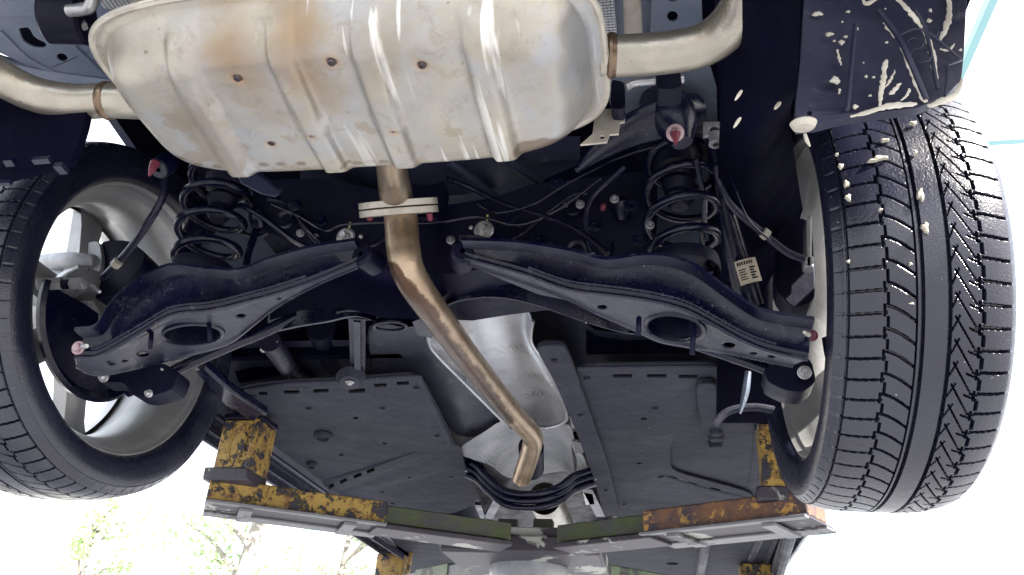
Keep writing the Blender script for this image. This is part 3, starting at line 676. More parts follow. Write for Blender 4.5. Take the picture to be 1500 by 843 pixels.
for s in (-1, 1):
    wh = bpy.data.objects.new('wheel', None); COL.objects.link(wh); wh.parent = car; wh.empty_display_size = .1
    wl = W(XC + s * HW, YW, ZW); wh.location = wl - ROOT; ORG[wh.name] = wl
    wh['label'] = 'left rear wheel, alloy inside of rim in view' if s < 0 else 'right rear wheel, broad dark tread in view'
    ax = Vector((s, .035, -.014)).normalized()
    e2 = Vector((0, 0, 1)).cross(ax).normalized(); e3 = ax.cross(e2)
    wh.rotation_euler = Matrix((ax, e2, e3)).transposed().to_euler()
    link_obj('tyre', TY, wh, rot=(.3, 0, 0)); link_obj('rim', RB, wh); link_obj('hub', HB, wh)
    link_obj('brake_shield', SH, wh); link_obj('brake_disc', DI, wh)
    for k in range(5): link_obj('spoke', SP, wh, rot=(k * 2 * PI / 5 + (.32 if s < 0 else .1), 0, 0))
# wax splashes on the right tyre
def splash(u, v, a, b):
    # on the tyre crown: solve distance along the ray to the cylinder of the tread
    d = ray(u, v); d = d / np.linalg.norm(d); y0, z0 = YW, ZW; r = .3105
    A = d[1] ** 2 + d[2] ** 2; B = -2 * (d[1] * y0 + d[2] * z0); C_ = y0 * y0 + z0 * z0 - r * r; k = (-B - math.sqrt(max(0, B * B - 4 * A * C_))) / (2 * A)
    p = d * k; n_ = np.array([0, p[1] - y0, p[2] - z0]); n_ /= np.linalg.norm(n_); tz = np.array([0, -n_[2], n_[1]])
    if tz[2] < 0: tz = -tz
    p = p + [0, 0, CZ]; S = .00062
    return loft([[p - n_ * .003 * (k == 1) + n_ * h + S * k * (1 + .28 * math.sin(3 * t + u) + .18 * math.sin(5 * t + v)) * (a * math.cos(t) * np.array([1., 0, 0]) + b * math.sin(t) * tz) for t in np.linspace(0, 2 * PI, 12, endpoint=False)] for k, h in ((1, 0), (.85, .0009), (.45, .0014))])
sp_ = [(1226, 226, 3, 2), (1232, 243, 5, 5), (1240, 269, 5, 7), (1243, 289, 5, 7), (1290, 231, 14, 5), (1296, 205, 8, 3), (1349, 285, 6, 13), (1356, 333, 6, 11), (1341, 223, 3, 5), (1338, 180, 7, 4), (1290, 307, 4, 2), (1243, 383, 3, 3), (1278, 235, 8, 3), (1334, 387, 3, 3), (1336, 445, 4, 2)]
add('wax_splash', join(*[splash(*q) for q in sp_]), M['cream_wax'], kind='stuff', label='cream wax splashes on the right tyre')

# ------------------------------------------------------------------ suspension
def zline(px, Y):
    q = sorted([(P(u, v, Y=Y)[0], P(u, v, Y=Y)[2] - CZ) for u, v in px]); xs = [a for a, _ in q]; zs = [b for _, b in q]
    return lambda x, y=0: float(np.interp(x, xs, zs))
YA = .93
armsL = [((120, 491), (108, 521), (112, 535)), ((150, 486), (140, 519), (140, 548)), ((170, 455), (172, 503), (190, 541)), ((202, 425), (210, 481), (240, 529)), ((256, 398), (252, 458), (285, 518)), ((310, 402), (310, 451), (335, 503)), ((358, 404), (362, 438), (370, 476)), ((400, 389), (400, 428), (405, 448)), ((460, 372), (460, 408), (462, 416)), ((525, 362), (522, 382), (524, 390))]
armsR = [((1190, 478), (1185, 524), (1160, 534)), ((1127, 468), (1127, 511), (1100, 522)), ((1100, 458), (1087, 495), (1060, 514)), ((1060, 430), (1047, 473), (1020, 509)), ((1020, 401), (1007, 452), (967, 500)), ((980, 386), (965, 440), (932, 484)), ((940, 384), (925, 433), (908, 473)), ((887, 390), (887, 428), (873, 457)), ((840, 378), (830, 420), (826, 434)), ((760, 365), (760, 396), (760, 410)), ((680, 362), (680, 375), (682, 384))]
def arm(sts, holes, label, slots):
    U = [P(*a, Y=YA) for a, _, _ in sts]; L_ = [P(*b, Y=YA) for _, b, _ in sts]
    zf = zline([b for _, b, _ in sts], YA)
    Fr = [PF(*c, zf) for _, _, c in sts]
    U, L_, Fr = (catmull(q, 5) for q in (U, L_, Fr))
    secs = []
    for u, l, f in zip(U, L_, Fr):
        h = u - l; f2 = f + [0, .0, max(.02, h[2] * .5)]
        secs.append([u + [0, -.018, .004], u + [0, -.018, -.001], u + [0, -.004, -.003], u * .94 + l * .06 + [0, .004, 0], u * .5 + l * .5 + [0, .010, 0], l * .85 + u * .15 + [0, .004, .0], l + [0, 0, .006], l + [0, .004, .0015], l + [0, .010, .006], u + [0, .012, 0]])
    a = add('control_arm', loft(secs), M['black_paint'], label=label, smooth=50)
    outer = list(L_) + list(reversed(Fr))
    hs = [[PF(x, y, zf) for x, y in ellipse(*h)] for h in holes]
    def res(c, n):
        c = np.array(c); t = np.concatenate([[0], np.cumsum(np.linalg.norm(np.diff(c, axis=0), axis=1))]); t /= t[-1]
        return np.stack([np.interp(np.linspace(0, 1, n), t, c[:, k]) for k in range(3)], 1)
    na_, nb_ = 220, 40; La, Fa = res(L_, na_), res(Fr, na_); V = []
    for i in range(na_):
        for j in range(nb_):
            p = La[i] * (1 - j / (nb_ - 1)) + Fa[i] * (j / (nb_ - 1)); w_ = j / (nb_ - 1); bead = .0035 * math.exp(-((w_ - .93) / .05) ** 2) + .0025 * math.exp(-((w_ - .06) / .05) ** 2)
            V.append(p + [0, .002, -bead])
    V = np.array(V); Fq = []
    for i in range(na_ - 1):
        for j in range(nb_ - 1):
            q = (i * nb_ + j, i * nb_ + j + 1, (i + 1) * nb_ + j + 1, (i + 1) * nb_ + j); c_ = V[list(q)].mean(0) - [0, 0, CZ]; c_ = RM.T @ c_
            u_, v_ = 750 + FPX * c_[0] / c_[2], 421.5 + FPX * c_[1] / c_[2]
            if all(((u_ - h[0]) / h[2]) ** 2 + ((v_ - h[1]) / h[3]) ** 2 > 1 for h in holes): Fq.append(q)
    us = add('arm_underside', (V, Fq), M['black_paint'], a, smooth=60); so = us.modifiers.new('thick', 'SOLIDIFY'); so.thickness = .003; so.offset = 0
    for h in hs[1:]: add('hole_rim', tube(list(h) + [h[0]], .0011, 6, 0), M['black_paint'], a)
    # front wall of the arm
    add('arm_flange', loft([[f + [0, 0, .0], f + [0, .004, 0], f + [0, .004, .022], f + [0, 0, .022]] for f in Fr]), M['black_paint'], a)
    rs_ = np.random.default_rng(len(sts)); wb = [p + np.array([0, -.0015, .009]) for p in catmull(L_[4:-6], 4)]
    add('weld_bead', tube(wb, [rs_.uniform(.0016, .0030) for _ in wb], 7, 0), M['black_paint'], a)
    # spring pocket lip round the big hole
    hb = hs[0]; c = np.mean(hb, 0)
    add('spring_cup', loft([[p + (c - p) * k + [0, 0, z] for p in hb] for k, z in ((-.05, -.001), (.0, -.004), (.06, -.004), (.10, .004), (.12, .03), (.2, .038), (.30, .042), (.34, .075), (.98, .076))], True, False), M['black_deep'], a, smooth=50)
    add('cup_lip', loft([[p + (c - p) * k + [0, 0, z] for p in hb] for k, z in ((-.12, .002), (-.09, -.004), (.0, -.0055), (.05, -.003), (.08, .006))], True, False), M['black_paint'], a, smooth=50)
    return a
aL = arm(armsL, [(282, 488, 44, 15, 30, -.05), (209, 518, 9, 3.5, 14), (182, 528, 4, 1.8, 10), (163, 533, 5, 2.2, 12), (353, 462, 8, 3.2, 14), (409, 437, 3.5, 1.8, 10)], 'left lower control arm with spring pocket', None)
aR = arm(armsR, [(988, 478, 42, 19, 30, .12), (1068, 505, 10, 4.5, 14, .1), (1104, 517, 6, 2.3, 12, .1), (882, 449, 8, 3.4, 14), (1130, 522, 6, 2.5, 10, .15)], 'right lower control arm with spring pocket', None)
add('arm_bush', lathe([(0, .004), (0, .013), (.004, .017), (.04, .017), (.044, .013), (.044, .004)], P(528, 372, Y=.93), (.25, 1, .1), 28), M['black_deep'], aL)
add('arm_bush', lathe([(0, .004), (0, .013), (.004, .017), (.04, .017), (.044, .013), (.044, .004)], P(678, 368, Y=.93), (-.25, 1, .1), 28), M['black_deep'], aR)
def clip(u0, v0, u1, v1, Y, a): add('spring_tab', tube([P(u0, v0, Y=Y), P((u0 + u1) / 2, (v0 + v1) / 2, Y=Y - .006), P(u1, v1, Y=Y)], .0035, 8), M['black_deep'], a)
clip(306, 474, 308, 500, .97, aL); clip(222, 488, 220, 511, .95, aL); clip(936, 466, 935, 491, .93, aR); clip(1016, 474, 1014, 520, .96, aR)
# underside inboard flange of arm mounts
# springs
def spring(s, u, v):
    c0 = P(u, v, Y=1.01); R_ = .050; wr = .0066; pts = []; turns = 4.1
    for k in range(150):
        t = k / 149; a = t * turns * 2 * PI + .6; rr = R_ * (.80 + .2 * min(1, t * 5, (1 - t) * 4)); pts.append(c0 + [rr * math.cos(a) + (.004 * t) * s, rr * math.sin(a) - .02 * t, .205 * t])
    return tube(pts, wr, 12, 0)
for s, (u, v) in ((-1, (296, 402)), (1, (1000, 392))):
    add('coil_spring', spring(s, u, v), M['black_gloss'])
    c0 = P(u, v, Y=.99); 
    add('spring_seat', lathe([(.215, .058), (.205, .060), (.195, .058), (.196, .038), (.165, .034), (.15, .02), (.15, .001)], c0, (0, 0, 1), 32), M['rubber'])
    add('bump_stop', lathe([(.17, .02), (.165, .026), (.15, .020), (.14, .025), (.125, .019), (.115, .022), (.10, .012), (.10, .001)], c0, (0, 0, 1), 24), M['rubber'])
    add('spring_seat', lathe([(-.01, .05), (0, .052), (.01, .05), (.012, .02)], c0, (0, 0, 1), 28), M['rubber'])
# grey body wall showing through the springs
add('spring_tower', plate([P(u, v, Y=1.14) for u, v in rnd([(962, 220), (1042, 218), (1036, 300), (1040, 386), (960, 384), (963, 300)], 2)], (), (0, .01, 0)), M['body_grey'])
add('spring_tower', plate([P(u, v, Y=1.16) for u, v in rnd([(350, 270), (395, 285), (425, 340), (440, 372), (400, 392), (345, 400), (272, 398), (275, 372), (330, 330)], 2)], (), (0, .01, 0)), M['body_grey'])
add('spring_tower', many(tube([P(352, 286, Y=1.1), P(372, 300, Y=1.1), P(398, 318, Y=1.1)], .012, 10), tube([P(390, 276, Y=1.02), P(440, 328, Y=1.02), P(470, 360, Y=1.02), P(500, 366, Y=1.0), P(545, 360, Y=1.0), P(570, 345, Y=1.0)], .003, 8)), M['black_paint'])
# wheel side struts to the left of the left spring, behind
add('strut', tube([P(262, 402, Y=1.13), P(285, 340, Y=1.13), P(318, 280, Y=1.13)], [.022, .020, .016], 18), M['black_paint'], label='left damper behind the spring')
shk = add('strut', tube([P(1100, 450, Y=1.15), P(1085, 400, Y=1.12), P(1060, 300, Y=1.03), P(1047, 200, Y=.93)], [.021, .021, .014, .012], 20), M['black_gloss'], label='right damper with a paper label')
add('strut_bracket', join(plate([P(u, v, Y=.92) for u, v in [(1029, 178), (1063, 178), (1064, 198), (1030, 200)]], [[P(*q, Y=.92) for q in ellipse(1046, 190, 7, 5, 14)]], (0, .006, 0)), lathe([(0, .008), (.02, .010), (.02, .004)], P(1047, 196, Y=.92), (0, 0, -1), 14)), M['cast_alloy'], shk, bevel=.001)
# paper label wrapped on the damper, with its print
def lab(u0, v0, w, h, th, d=0):
    a = P(1099, 418, Y=1.108) ; b = P(1089, 384, Y=1.096); ax = (b - a); L0 = np.linalg.norm(ax); ax /= L0
    side = np.array([1., 0, 0]); side -= ax * (side @ ax); side /= np.linalg.norm(side); nrm = np.cross(side, ax); nrm = nrm if nrm[1] < 0 else -nrm
    V = []; n = 8; r = .0235 + d
    for j in (0, 1):
        for i in range(n + 1):
            t = (u0 + w * i / n) * 1.2; V.append(a + ax * L0 * (v0 + h * j) + r * (math.sin(t) * side + math.cos(t) * nrm))
    return np.array(V), [(i, i + 1, n + 2 + i, n + 1 + i) for i in range(n)]
lb = add('paper_label', lab(-.62, 0, 1.24, 1, 0), grime('label_paper', (.42, .36, .27), (.5, .44, .35), .6), shk)
pr2 = [lab(-.5 + .125 * i, .78, .085, .14, 0, .0004) for i in range(7)] + [lab(-.5, .58 - .1 * j, .4 - .08 * (j % 2), .04, 0, .0004) for j in range(5)] + [lab(.08, .15 + .11 * i, .32 - .1 * (i % 2), .07, 0, .0004) for i in range(5)]
add('print', join(*pr2), M['black_deep'], lb)
# lateral links
add('lateral_link', tube([P(186, 574, Y=1.16), P(250, 545, Y=1.16), P(340, 505, Y=1.18), P(392, 484, Y=1.2), P(480, 440, Y=1.2)], .0105, 16), M['black_gloss'], label='left tubular toe link')
add('lateral_link', tube([P(1000, 500, Y=1.2), P(1040, 512, Y=1.18), P(1110, 536, Y=1.16), P(1140, 549, Y=1.15)], .009, 14), M['black_paint'], label='right toe link')
# knuckles (bottom end of the hub carriers)
def knuckle(pts, Y, d=.03): return plate([P(u, v, Y=Y) for u, v in rnd(pts, 2)], (), (0, d, 0))
kL = add('hub_carrier', many(knuckle([(140, 560), (185, 545), (235, 530), (262, 545), (252, 572), (215, 582), (195, 580), (180, 560)], 1.10, .04), knuckle([(95, 470), (125, 440), (175, 430), (205, 395), (215, 372), (190, 352), (150, 352), (135, 380), (140, 430), (85, 445)], 1.13, .05)), M['black_deep'], bevel=.004)
add('carrier_bolt', bolt(P(153, 552, Y=1.09), (-.1, -1, -.3), .006, .01), M['zinc'], kL)
add('carrier_bolt', bolt(P(219, 577, Y=1.09), (0, -1, -.2), .004, .01), M['zinc'], kL)
add('carrier_bolt', bolt(P(238, 542, Y=1.09), (0, -1, 0), .002, .004, 1), M['zinc'], kL)
kR = add('hub_carrier', many(knuckle([(1118, 540), (1150, 530), (1188, 525), (1196, 560), (1175, 575), (1150, 572), (1125, 560)], 1.10, .05), knuckle([(1140, 330), (1175, 318), (1190, 330), (1196, 440), (1160, 452), (1135, 420)], 1.16, .05)), M['black_deep'], bevel=.004)
add('carrier_bolt', bolt(P(1178, 546, Y=1.08), (0, -1, -.3), .006, .01), M['zinc'], kR)
# caliper on the left: cast bracket and two hexagon sleeves
cal = add('brake_caliper', many(plate([P(u, v, Y=1.12) for u, v in rnd([(72, 392), (90, 372), (118, 358), (145, 352), (150, 380), (142, 412), (110, 418), (70, 412)], 2)], (), (0, .05, 0)), tube([P(55, 388, Y=1.14), P(95, 382, Y=1.11), P(140, 384, Y=1.12)], [.018, .016, .014], 12), tube([P(75, 428, Y=1.13), P(95, 450, Y=1.12), P(118, 456, Y=1.12)], [.014, .012, .010], 12)), M['cast_alloy'], bevel=.004)
def hexbar(a, b, r, n=6):
    a, b = np.asarray(a), np.asarray(b); e1, e2, d = frame(b - a); return loft([[p + r * k * (math.cos(2 * PI * i / n + .5) * e1 + math.sin(2 * PI * i / n + .5) * e2) for i in range(n)] for p, k in ((a, .9), (a * .97 + b * .03, 1), (a * .03 + b * .97, 1), (b, .85))])
add('slide_pin', many(hexbar(P(56, 417, Y=1.00), P(92, 415, Y=1.01), .0115), hexbar(P(105, 416, Y=1.01), P(124, 415, Y=1.01), .0105)), M['cast_alloy'], cal)
add('pin_boot', tube([P(90, 416, Y=1.01), P(106, 416, Y=1.01)], .009, 14, 0), M['rubber'], cal)
add('slide_pin', many(hexbar(P(112, 447, Y=1.1), P(135, 448, Y=1.1), .009), tube([P(134, 419, Y=1.09), P(140, 423, Y=1.09), P(146, 428, Y=1.09)], [.004, .005, .003], 8)), M['zinc'], cal)
add('brake_caliper', many(plate([P(u, v, Y=1.12) for u, v in [(1180, 325), (1189, 312), (1189, 392), (1181, 390)]], (), (0, .03, 0)), plate([P(u, v, Y=1.12) for u, v in [(1176, 375), (1192, 375), (1192, 392), (1178, 390)]], (), (0, .02, 0))), M['cast_alloy'], bevel=.002)
# arm end bolts with coloured wax
def wbolt(u, v, Y, ax, r, m, par, tail=None):
    o = add('bolt', bolt(P(u, v, Y=Y), ax, r, r * .9, 1.5), m, par); return o
wbolt(115, 510, YA - .015, (0, -1, -.2), .0066, M['pink_bolt'], aL); wbolt(1189, 492, YA + .02, (0, -1, -.2), .005, M['red_wax'], aR)
add('bolt_tip', tube([P(122, 508, Y=YA - .03), P(127, 507, Y=YA - .035)], [.004, .003], 8, 0), M['zinc'], aL)
add('bolt_tip', tube([P(1185, 491, Y=.93), P(1178, 487, Y=.92)], [.003, .002], 8, 0), M['cream_wax'], aR)
bm_ = P(989, 195, Y=.84)
add('mount_bolt', join(bolt(bm_, (0, -.7, -.7), .0078, .009, 1.5)), M['pink_bolt'])
add('bolt_wax', tube([bm_ + [0, -.008, -.008], bm_ + [0, -.009, -.018], bm_ + [0, -.009, -.027]], [.0065, .004, .0012], 10, 3), M['red_wax'])
bm2 = P(226, 243, Y=.84)
add('bolt_wax', join(tube([bm2 + [0, 0, .005], bm2 + [0, -.002, -.008], bm2 + [-.001, -.002, -.020]], [.007, .005, .0015], 12, 3)), M['red_wax'], label='red wax on the left mounting bolt')
add('mount_bush', lathe([(0, .004), (0, .013), (.005, .016), (.03, .016), (.035, .012)], bm2 + [0, .01, .0], (0, .5, .8), 24), M['black_paint'])
# trailing / upper arms (dark stampings) upper right
add('upper_arm', join(tube([P(845, 250, Y=.88), P(880, 218, Y=.88), P(930, 188, Y=.88), P(985, 170, Y=.88), P(1010, 165, Y=.90)], [.004, .016, .024, .030, .028], 14, 5, True, ((0, .5, .85), .5)), tube([P(960, 150, Y=.9), P(985, 170, Y=.88), P(1000, 210, Y=.88)], [.026, .034, .014], 16, 4)), M['black_paint'], label='right upper arm and its bush')
add('hanger_bracket', join(plate([P(u, v, Y=.74) for u, v in [(872, 160), (917, 159), (915, 178), (908, 180), (906, 196), (893, 197), (889, 208), (850, 212), (868, 196)]], [[P(*q, Y=.74) for q in ellipse(882, 201, 4, 3, 12)]], (0, .003, 0))), M['flange'], bevel=.0008)
add('rubber_hanger', join(plate([P(u, v, Y=.72) for u, v in rnd([(895, 116), (915, 120), (916, 160), (894, 160)], 3)], (), (0, .02, 0))), M['rubber'], bevel=.003)
add('hanger_rod', tube([P(916, 128, Y=.74), P(930, 122, Y=.74), P(960, 119, Y=.74), P(1002, 116, Y=.74)], [.006, .005, .005, .0055], 12), M['zinc'])
add('rubber_hanger', plate([P(u, v, Y=.72) for u, v in rnd([(960, 104), (996, 102), (999, 126), (985, 131), (962, 130)], 3, .15)], (), (0, .03, 0)), M['rubber'], bevel=.004)
# subframe -----------------------------------------------------------
sub = add('subframe', loft([[P(u, v1, Y=1.02), P(u, v2, Y=1.04), P(u, v2, Y=1.04) + [0, .16, 0], P(u, v1, Y=1.02) + [0, .16, 0]] for u, v1, v2 in ((370, 268, 330), (420, 262, 352), (470, 262, 372), (540, 275, 392), (600, 290, 400), (660, 300, 402), (720, 290, 392), (780, 270, 384), (850, 262, 372), (900, 256, 376), (950, 250, 384))]), M['black_deep'])
add('subframe_flange', many(tube([P(u, v, Y=1.0) for u, v in ((660, 358), (700, 359), (750, 352), (795, 318), (838, 287), (860, 283))], .0026, 8), tube([P(u, v, Y=1.0) for u, v in ((800, 352), (815, 362), (850, 380), (900, 392), (930, 388))], .004, 8), tube([P(u, v, Y=1.01) for u, v in ((393, 292), (420, 300), (445, 330), (470, 355))], .003, 8)), M['black_paint'], sub)
add('subframe_flange', many(*[lathe([(0, .014), (-.006, .016), (-.008, .010)], P(u, v, Y=1.01), (0, -1, -.3), 20) for u, v in ((845, 365), (416, 320), (838, 300))]), M['black_paint'], sub)
# forward flange: crossmember lip that shows pale, with its openings
fl = [((392, 478), (398, 487)), ((440, 462), (440, 478)), ((480, 452), (478, 472)), ((520, 449), (520, 464)), ((560, 466), (560, 474)), ((600, 470), (600, 480)), ((640, 455), (640, 470)), ((660, 425), (660, 445)), ((720, 420), (720, 436)), ((780, 424), (780, 446)), ((850, 446), (850, 470)), ((905, 466), (905, 486)), ((928, 478), (930, 490))]
zfl = .60
A = [P(*a, Z=zfl + .02) for a, _ in fl]; B = [P(*b, Z=zfl) for _, b in fl]; A, B = catmull(A, 5), catmull(B, 5)
add('crossmember', loft([[a, b + [0, -.002, 0], b + [0, .010, .004], b + [0, .012, .05], a + [0, -.004, .06], a + [0, -.004, .01]] for a, b in zip(A, B)]), M['black_paint'], sub, smooth=50)
add('crossmember', loft([[P(u, v1, Y=1.10), P(u, v2, Y=1.10), P(u, v2, Y=1.16), P(u, v1, Y=1.16)] for u, v1, v2 in ((395, 385, 470), (440, 375, 455), (500, 372, 450), (560, 376, 466), (620, 380, 468), (660, 385, 424), (720, 385, 420), (780, 388, 424), (850, 420, 445), (905, 440, 465))]), M['black_deep'], sub)
add('eyelet', many(tube([P(*q, Z=.60) for q in ellipse(572, 478, 24, 7, 24) + ellipse(572, 478, 24, 7, 24)[:1]], .0035, 8, 0), plate([P(*q, Z=.58) for q in [(604, 472), (630, 462), (640, 478), (632, 496), (612, 492)]], (), (0, 0, .003))), M['black_paint'], sub)
add('eyelet', tube([P(*q, Z=.61) for q in ellipse(524, 461, 30, 6, 24, .08) + ellipse(524, 461, 30, 6, 24, .08)[:1]], .003, 8, 0), M['black_paint'], sub)
add('brace', loft([[P(u, v1, Z=.585), P(u, v2, Z=.58), P(u, v2, Z=.58) + [0, .02, .02], P(u, v1, Z=.585) + [0, -.01, .03]] for u, v1, v2 in ((672, 376, 380), (700, 376, 394), (740, 386, 412), (790, 402, 432), (830, 420, 440))]), M['black_paint'], sub, label='grey dusted inboard arm flange')
# zinc bolts with washers, yellow paint ticks
for u, v in ((507, 348), (709, 338)):
    c = P(u, v, Y=1.0)
    o = add('subframe_bolt', join(lathe([(0, .014), (.002, .0155), (.004, .013)], c, (0, -1, -.25), 28, True), bolt(c + [0, -.004, -.001], (0, -1, -.25), .0062, .012, 1.25)), M['zinc'], sub)
    add('paint_tick', strip([c + [.004, -.004, .010], c + [.005, -.006, .024]], .0028, .001, (0, 1, 0), 0), M['yellow_mark'], o)
    add('wax_tip', tube([c + [0, -.014, -.010], c + [.001, -.014, -.018]], [.003, .002], 8, 0), M['cream_wax'], o)
add('subframe_clip', many(*[lathe([(0, .0035), (.003, .003), (.004, .001)], P(u, v, Y=.995), (0, -1, -.2), 10, True) for u, v in ((529, 347), (690, 334), (829, 301))]), M['zinc'], sub)
add('subframe_clip', many(*[box(P(u, v, Y=1.0), (.006, .008, .012)) for u, v in ((487, 359), (522, 358), (691, 349), (727, 350), (762, 327), (465, 340))]), M['black_paint'], sub)
# silver-blue fuel tank / floor pressing above the subframe
add('spare_well', loft([[P(u, v, Y=y) for v, y in ((200, .98), (235, 1.04), (v2 - 20, 1.1), (v2, 1.2))] for u, v2 in ((440, 262), (520, 288), (600, 310), (680, 306), (740, 290), (800, 262), (850, 240))], False), M['tank'])
add('well_rib', many(tube([P(658, 238, Y=1.03), P(690, 262, Y=1.07), P(725, 290, Y=1.12)], .009, 10), tube([P(735, 228, Y=1.02), P(765, 250, Y=1.06), P(790, 265, Y=1.1)], .010, 10)), M['tank'])
add('pipe_bracket', plate([P(u, v, Y=.98) for u, v in rnd([(605, 268), (620, 272), (638, 270), (650, 264), (654, 275), (650, 300), (640, 318), (600, 318), (602, 290)], 2, .2)], (), (0, .02, 0)), M['black_deep'], bevel=.002)
# brake and fuel lines, looms, brackets
def line(name, pts, r_, m, **k): return add(name, tube([P(u, v, Y=y) for u, v, y in pts], r_, 8), M[m], **k)
line('brake_line', [(398, 300, .99), (440, 318, .98), (476, 338, .98), (500, 330, .98), (560, 326, .98), (640, 326, .98), (700, 318, .98), (760, 330, .98), (820, 306, .98), (880, 262, .97)], .0022, 'black_gloss')
line('brake_line', [(700, 300, .99), (730, 312, .98), (780, 300, .98), (830, 270, .97), (905, 232, .95), (960, 215, .93)], .0020, 'black_gloss')
line('cable_loom', [(352, 300, 1.0), (390, 322, .99), (430, 352, .98), (470, 372, .97)], .0045, 'black_gloss')
line('cable_loom', [(655, 262, 1.0), (690, 276, .99), (740, 300, .99), (800, 318, .98), (850, 340, .97), (890, 372, .96)], .0042, 'black_gloss')
line('cable_loom', [(1020, 235, .94), (1032, 300, .97), (1028, 360, 1.0), (1042, 400, 1.0)], .0040, 'black_gloss')
line('brake_line', [(1066, 200, .9), (1072, 262, .95), (1096, 322, 1.0), (1128, 352, 1.05)], .0018, 'black_gloss')
for u, v in ((430, 300), (468, 322), (745, 318), (788, 352), (870, 330), (925, 300), (935, 352), (815, 268)):
    add('bracket', plate([P(u + a, v + b, Y=.99) for a, b in ((-9, -6), (7, -8), (11, 4), (2, 9), (-8, 6))], [[P(*q, Y=.99) for q in ellipse(u, v, 3, 2.5, 10)]], (0, .004, .002)), M['black_paint'], bevel=.0006)
for u, v in ((440, 342), (780, 386), (850, 300), (900, 292), (952, 330), (660, 352)):
    add('bracket_bolt', bolt(P(u, v, Y=.985), (.1, -1, -.3), .0042, .005), M['zinc_dull'])
rs_ = np.random.default_rng(8)
gr = [(608 + rs_.uniform(0, 46), 346 + rs_.uniform(0, 24)) for _ in range(70)]
gr = [(rs_.uniform(880, 960), 384 + rs_.normal(0, 2.5)) for _ in range(60)]
add('road_grit', join(*[box(P(u, v, Y=.935), rs_.uniform(.001, .0035, 3), frame(rs_.normal(size=3))) for u, v in gr]), M['grit'], aR, kind='stuff')
# hoses and brackets round the springs
add('brake_hose', tube([P(242, 262, Y=1.0), P(238, 290, Y=1.0), P(215, 330, Y=1.02), P(190, 365, Y=1.05), P(160, 398, Y=1.08), P(150, 407, Y=1.09)], .0065, 12), M['hose'], label='left brake hose')
add('hose_tie', tube([P(174, 383, Y=1.06), P(168, 389, Y=1.065)], .0085, 12, 0), M['cream_wax'])
add('brake_hose', tube([P(1047, 225, Y=.96), P(1055, 270, Y=.98), P(1075, 305, Y=1.02), P(1115, 340, Y=1.06), P(1150, 368, Y=1.08), P(1178, 380, Y=1.09)], .0058, 12), M['hose'], label='right brake hose')
add('hose_tie', tube([P(1117, 340, Y=1.055), P(1124, 346, Y=1.06)], .0085, 12, 0), M['cream_wax'])
add('sensor_cable', tube([P(915, 245, Y=.95), P(890, 268, Y=.97), P(868, 290, Y=.98), P(858, 318, Y=.98), P(862, 350, Y=.98), P(868, 372, Y=.98)], .0032, 8), M['hose'])
add('stabiliser_link', many(tube([P(378, 330, Y=1.04), P(365, 368, Y=1.04), P(360, 392, Y=1.04)], .006, 10), lathe([(0, .013), (.02, .015), (.03, .010)], P(380, 330, Y=1.03), (0, -.6, .4), 18, True), tube([P(348, 341, Y=1.06), P(375, 346, Y=1.05), P(392, 342, Y=1.05), P(405, 325, Y=1.05)], .004, 10)), M['black_paint'])
add('stabiliser_link', many(tube([P(905, 322, Y=1.04), P(900, 350, Y=1.04), P(893, 378, Y=1.04)], .004, 10), lathe([(0, .012), (.02, .014), (.03, .010)], P(912, 318, Y=1.03), (0, -.6, .4), 18, True)), M['black_paint'])
add('bolt_wax', bolt(P(884, 304, Y=1.0), (-1, -1, 0), .004, .004), M['red_wax'], label='small red dab left of the right spring')
add('seat_bracket', plate([P(u, v, Y=.9) for u, v in [(345, 255), (375, 252), (410, 278), (404, 290), (380, 285), (352, 270)]], (), (0, .01, .01)), M['tank'], bevel=.003)
add('left_rib', tube([P(213, 232, Y=.9), P(225, 250, Y=.9), P(246, 262, Y=.9)], .01, 10), M['black_paint']) if 0 else None
# left wheelhouse fragments
add('arch_clip', join(*[box(P(u, v, Y=.61), (a * .0008, .006, b * .0008), frame((0, -1, r))) for u, v, a, b, r in ((62, 235, 26, 8, .3), (90, 247, 12, 16, .1), (15, 238, 14, 10, .4), (8, 268, 18, 6, .2))]), M['black_paint'], kind='stuff')

# ------------------------------------------------------------------ undertrays and tunnel
ZT = .615
def tz(u, v): return P(u, v, Z=ZT)
def slot(u, v, w, h, r=0):
    c, s = math.cos(r), math.sin(r); return [tz(u + a * w / 2 * c - b * h / 2 * s, v + a * w / 2 * s + b * h / 2 * c) for a, b in ((-1, -1), (1, -1), (1, 1), (-1, 1))]
def tray(name, outer, holes, label, lipseg=None):
    o = add(name, plate([tz(*q) for q in rnd(outer, 3, .2)], holes, (0, 0, .004)), M['undertray'], label=label, bevel=.0012, smooth=0)
    if lipseg: add('edge_lip', tube([tz(*q) + [0, 0, -.002] for q in lipseg], .0065, 10, 6, True, ((0, 0, 1), .6)), M['undertray'], o)
    return o
hl = [slot(385, 577, 12, 5), slot(427, 575, 22, 5), slot(470, 573, 22, 5, -.03), slot(523, 573, 24, 6, -.04), slot(557, 565, 18, 5, -.04), slot(590, 562, 18, 5, -.04)] + [[tz(*q) for q in ellipse(521, 613, 4, 2, 10)], [tz(*q) for q in ellipse(563, 650, 3, 1.5, 10)]]
tA = tray('undertray', [(349, 569), (365, 563), (420, 558), (500, 554), (600, 547), (618, 553), (640, 595), (664, 645), (670, 657), (640, 662), (588, 662), (560, 655), (545, 640), (520, 628), (480, 625), (430, 622), (395, 605), (360, 585)], hl, 'left rear undertray with slotted edge', [(355, 571), (420, 561), (500, 557), (603, 550), (616, 558), (636, 598), (661, 650)])
add('mount_tab', join(loft([[tz(*q) + [0, 0, z] for q in ellipse(514, y, a, b, 20)] for y, a, b, z in ((552, 22, 16, -.001), (550, 18, 13, -.012), (548, 15, 10, -.02))])), M['undertray'], tA)
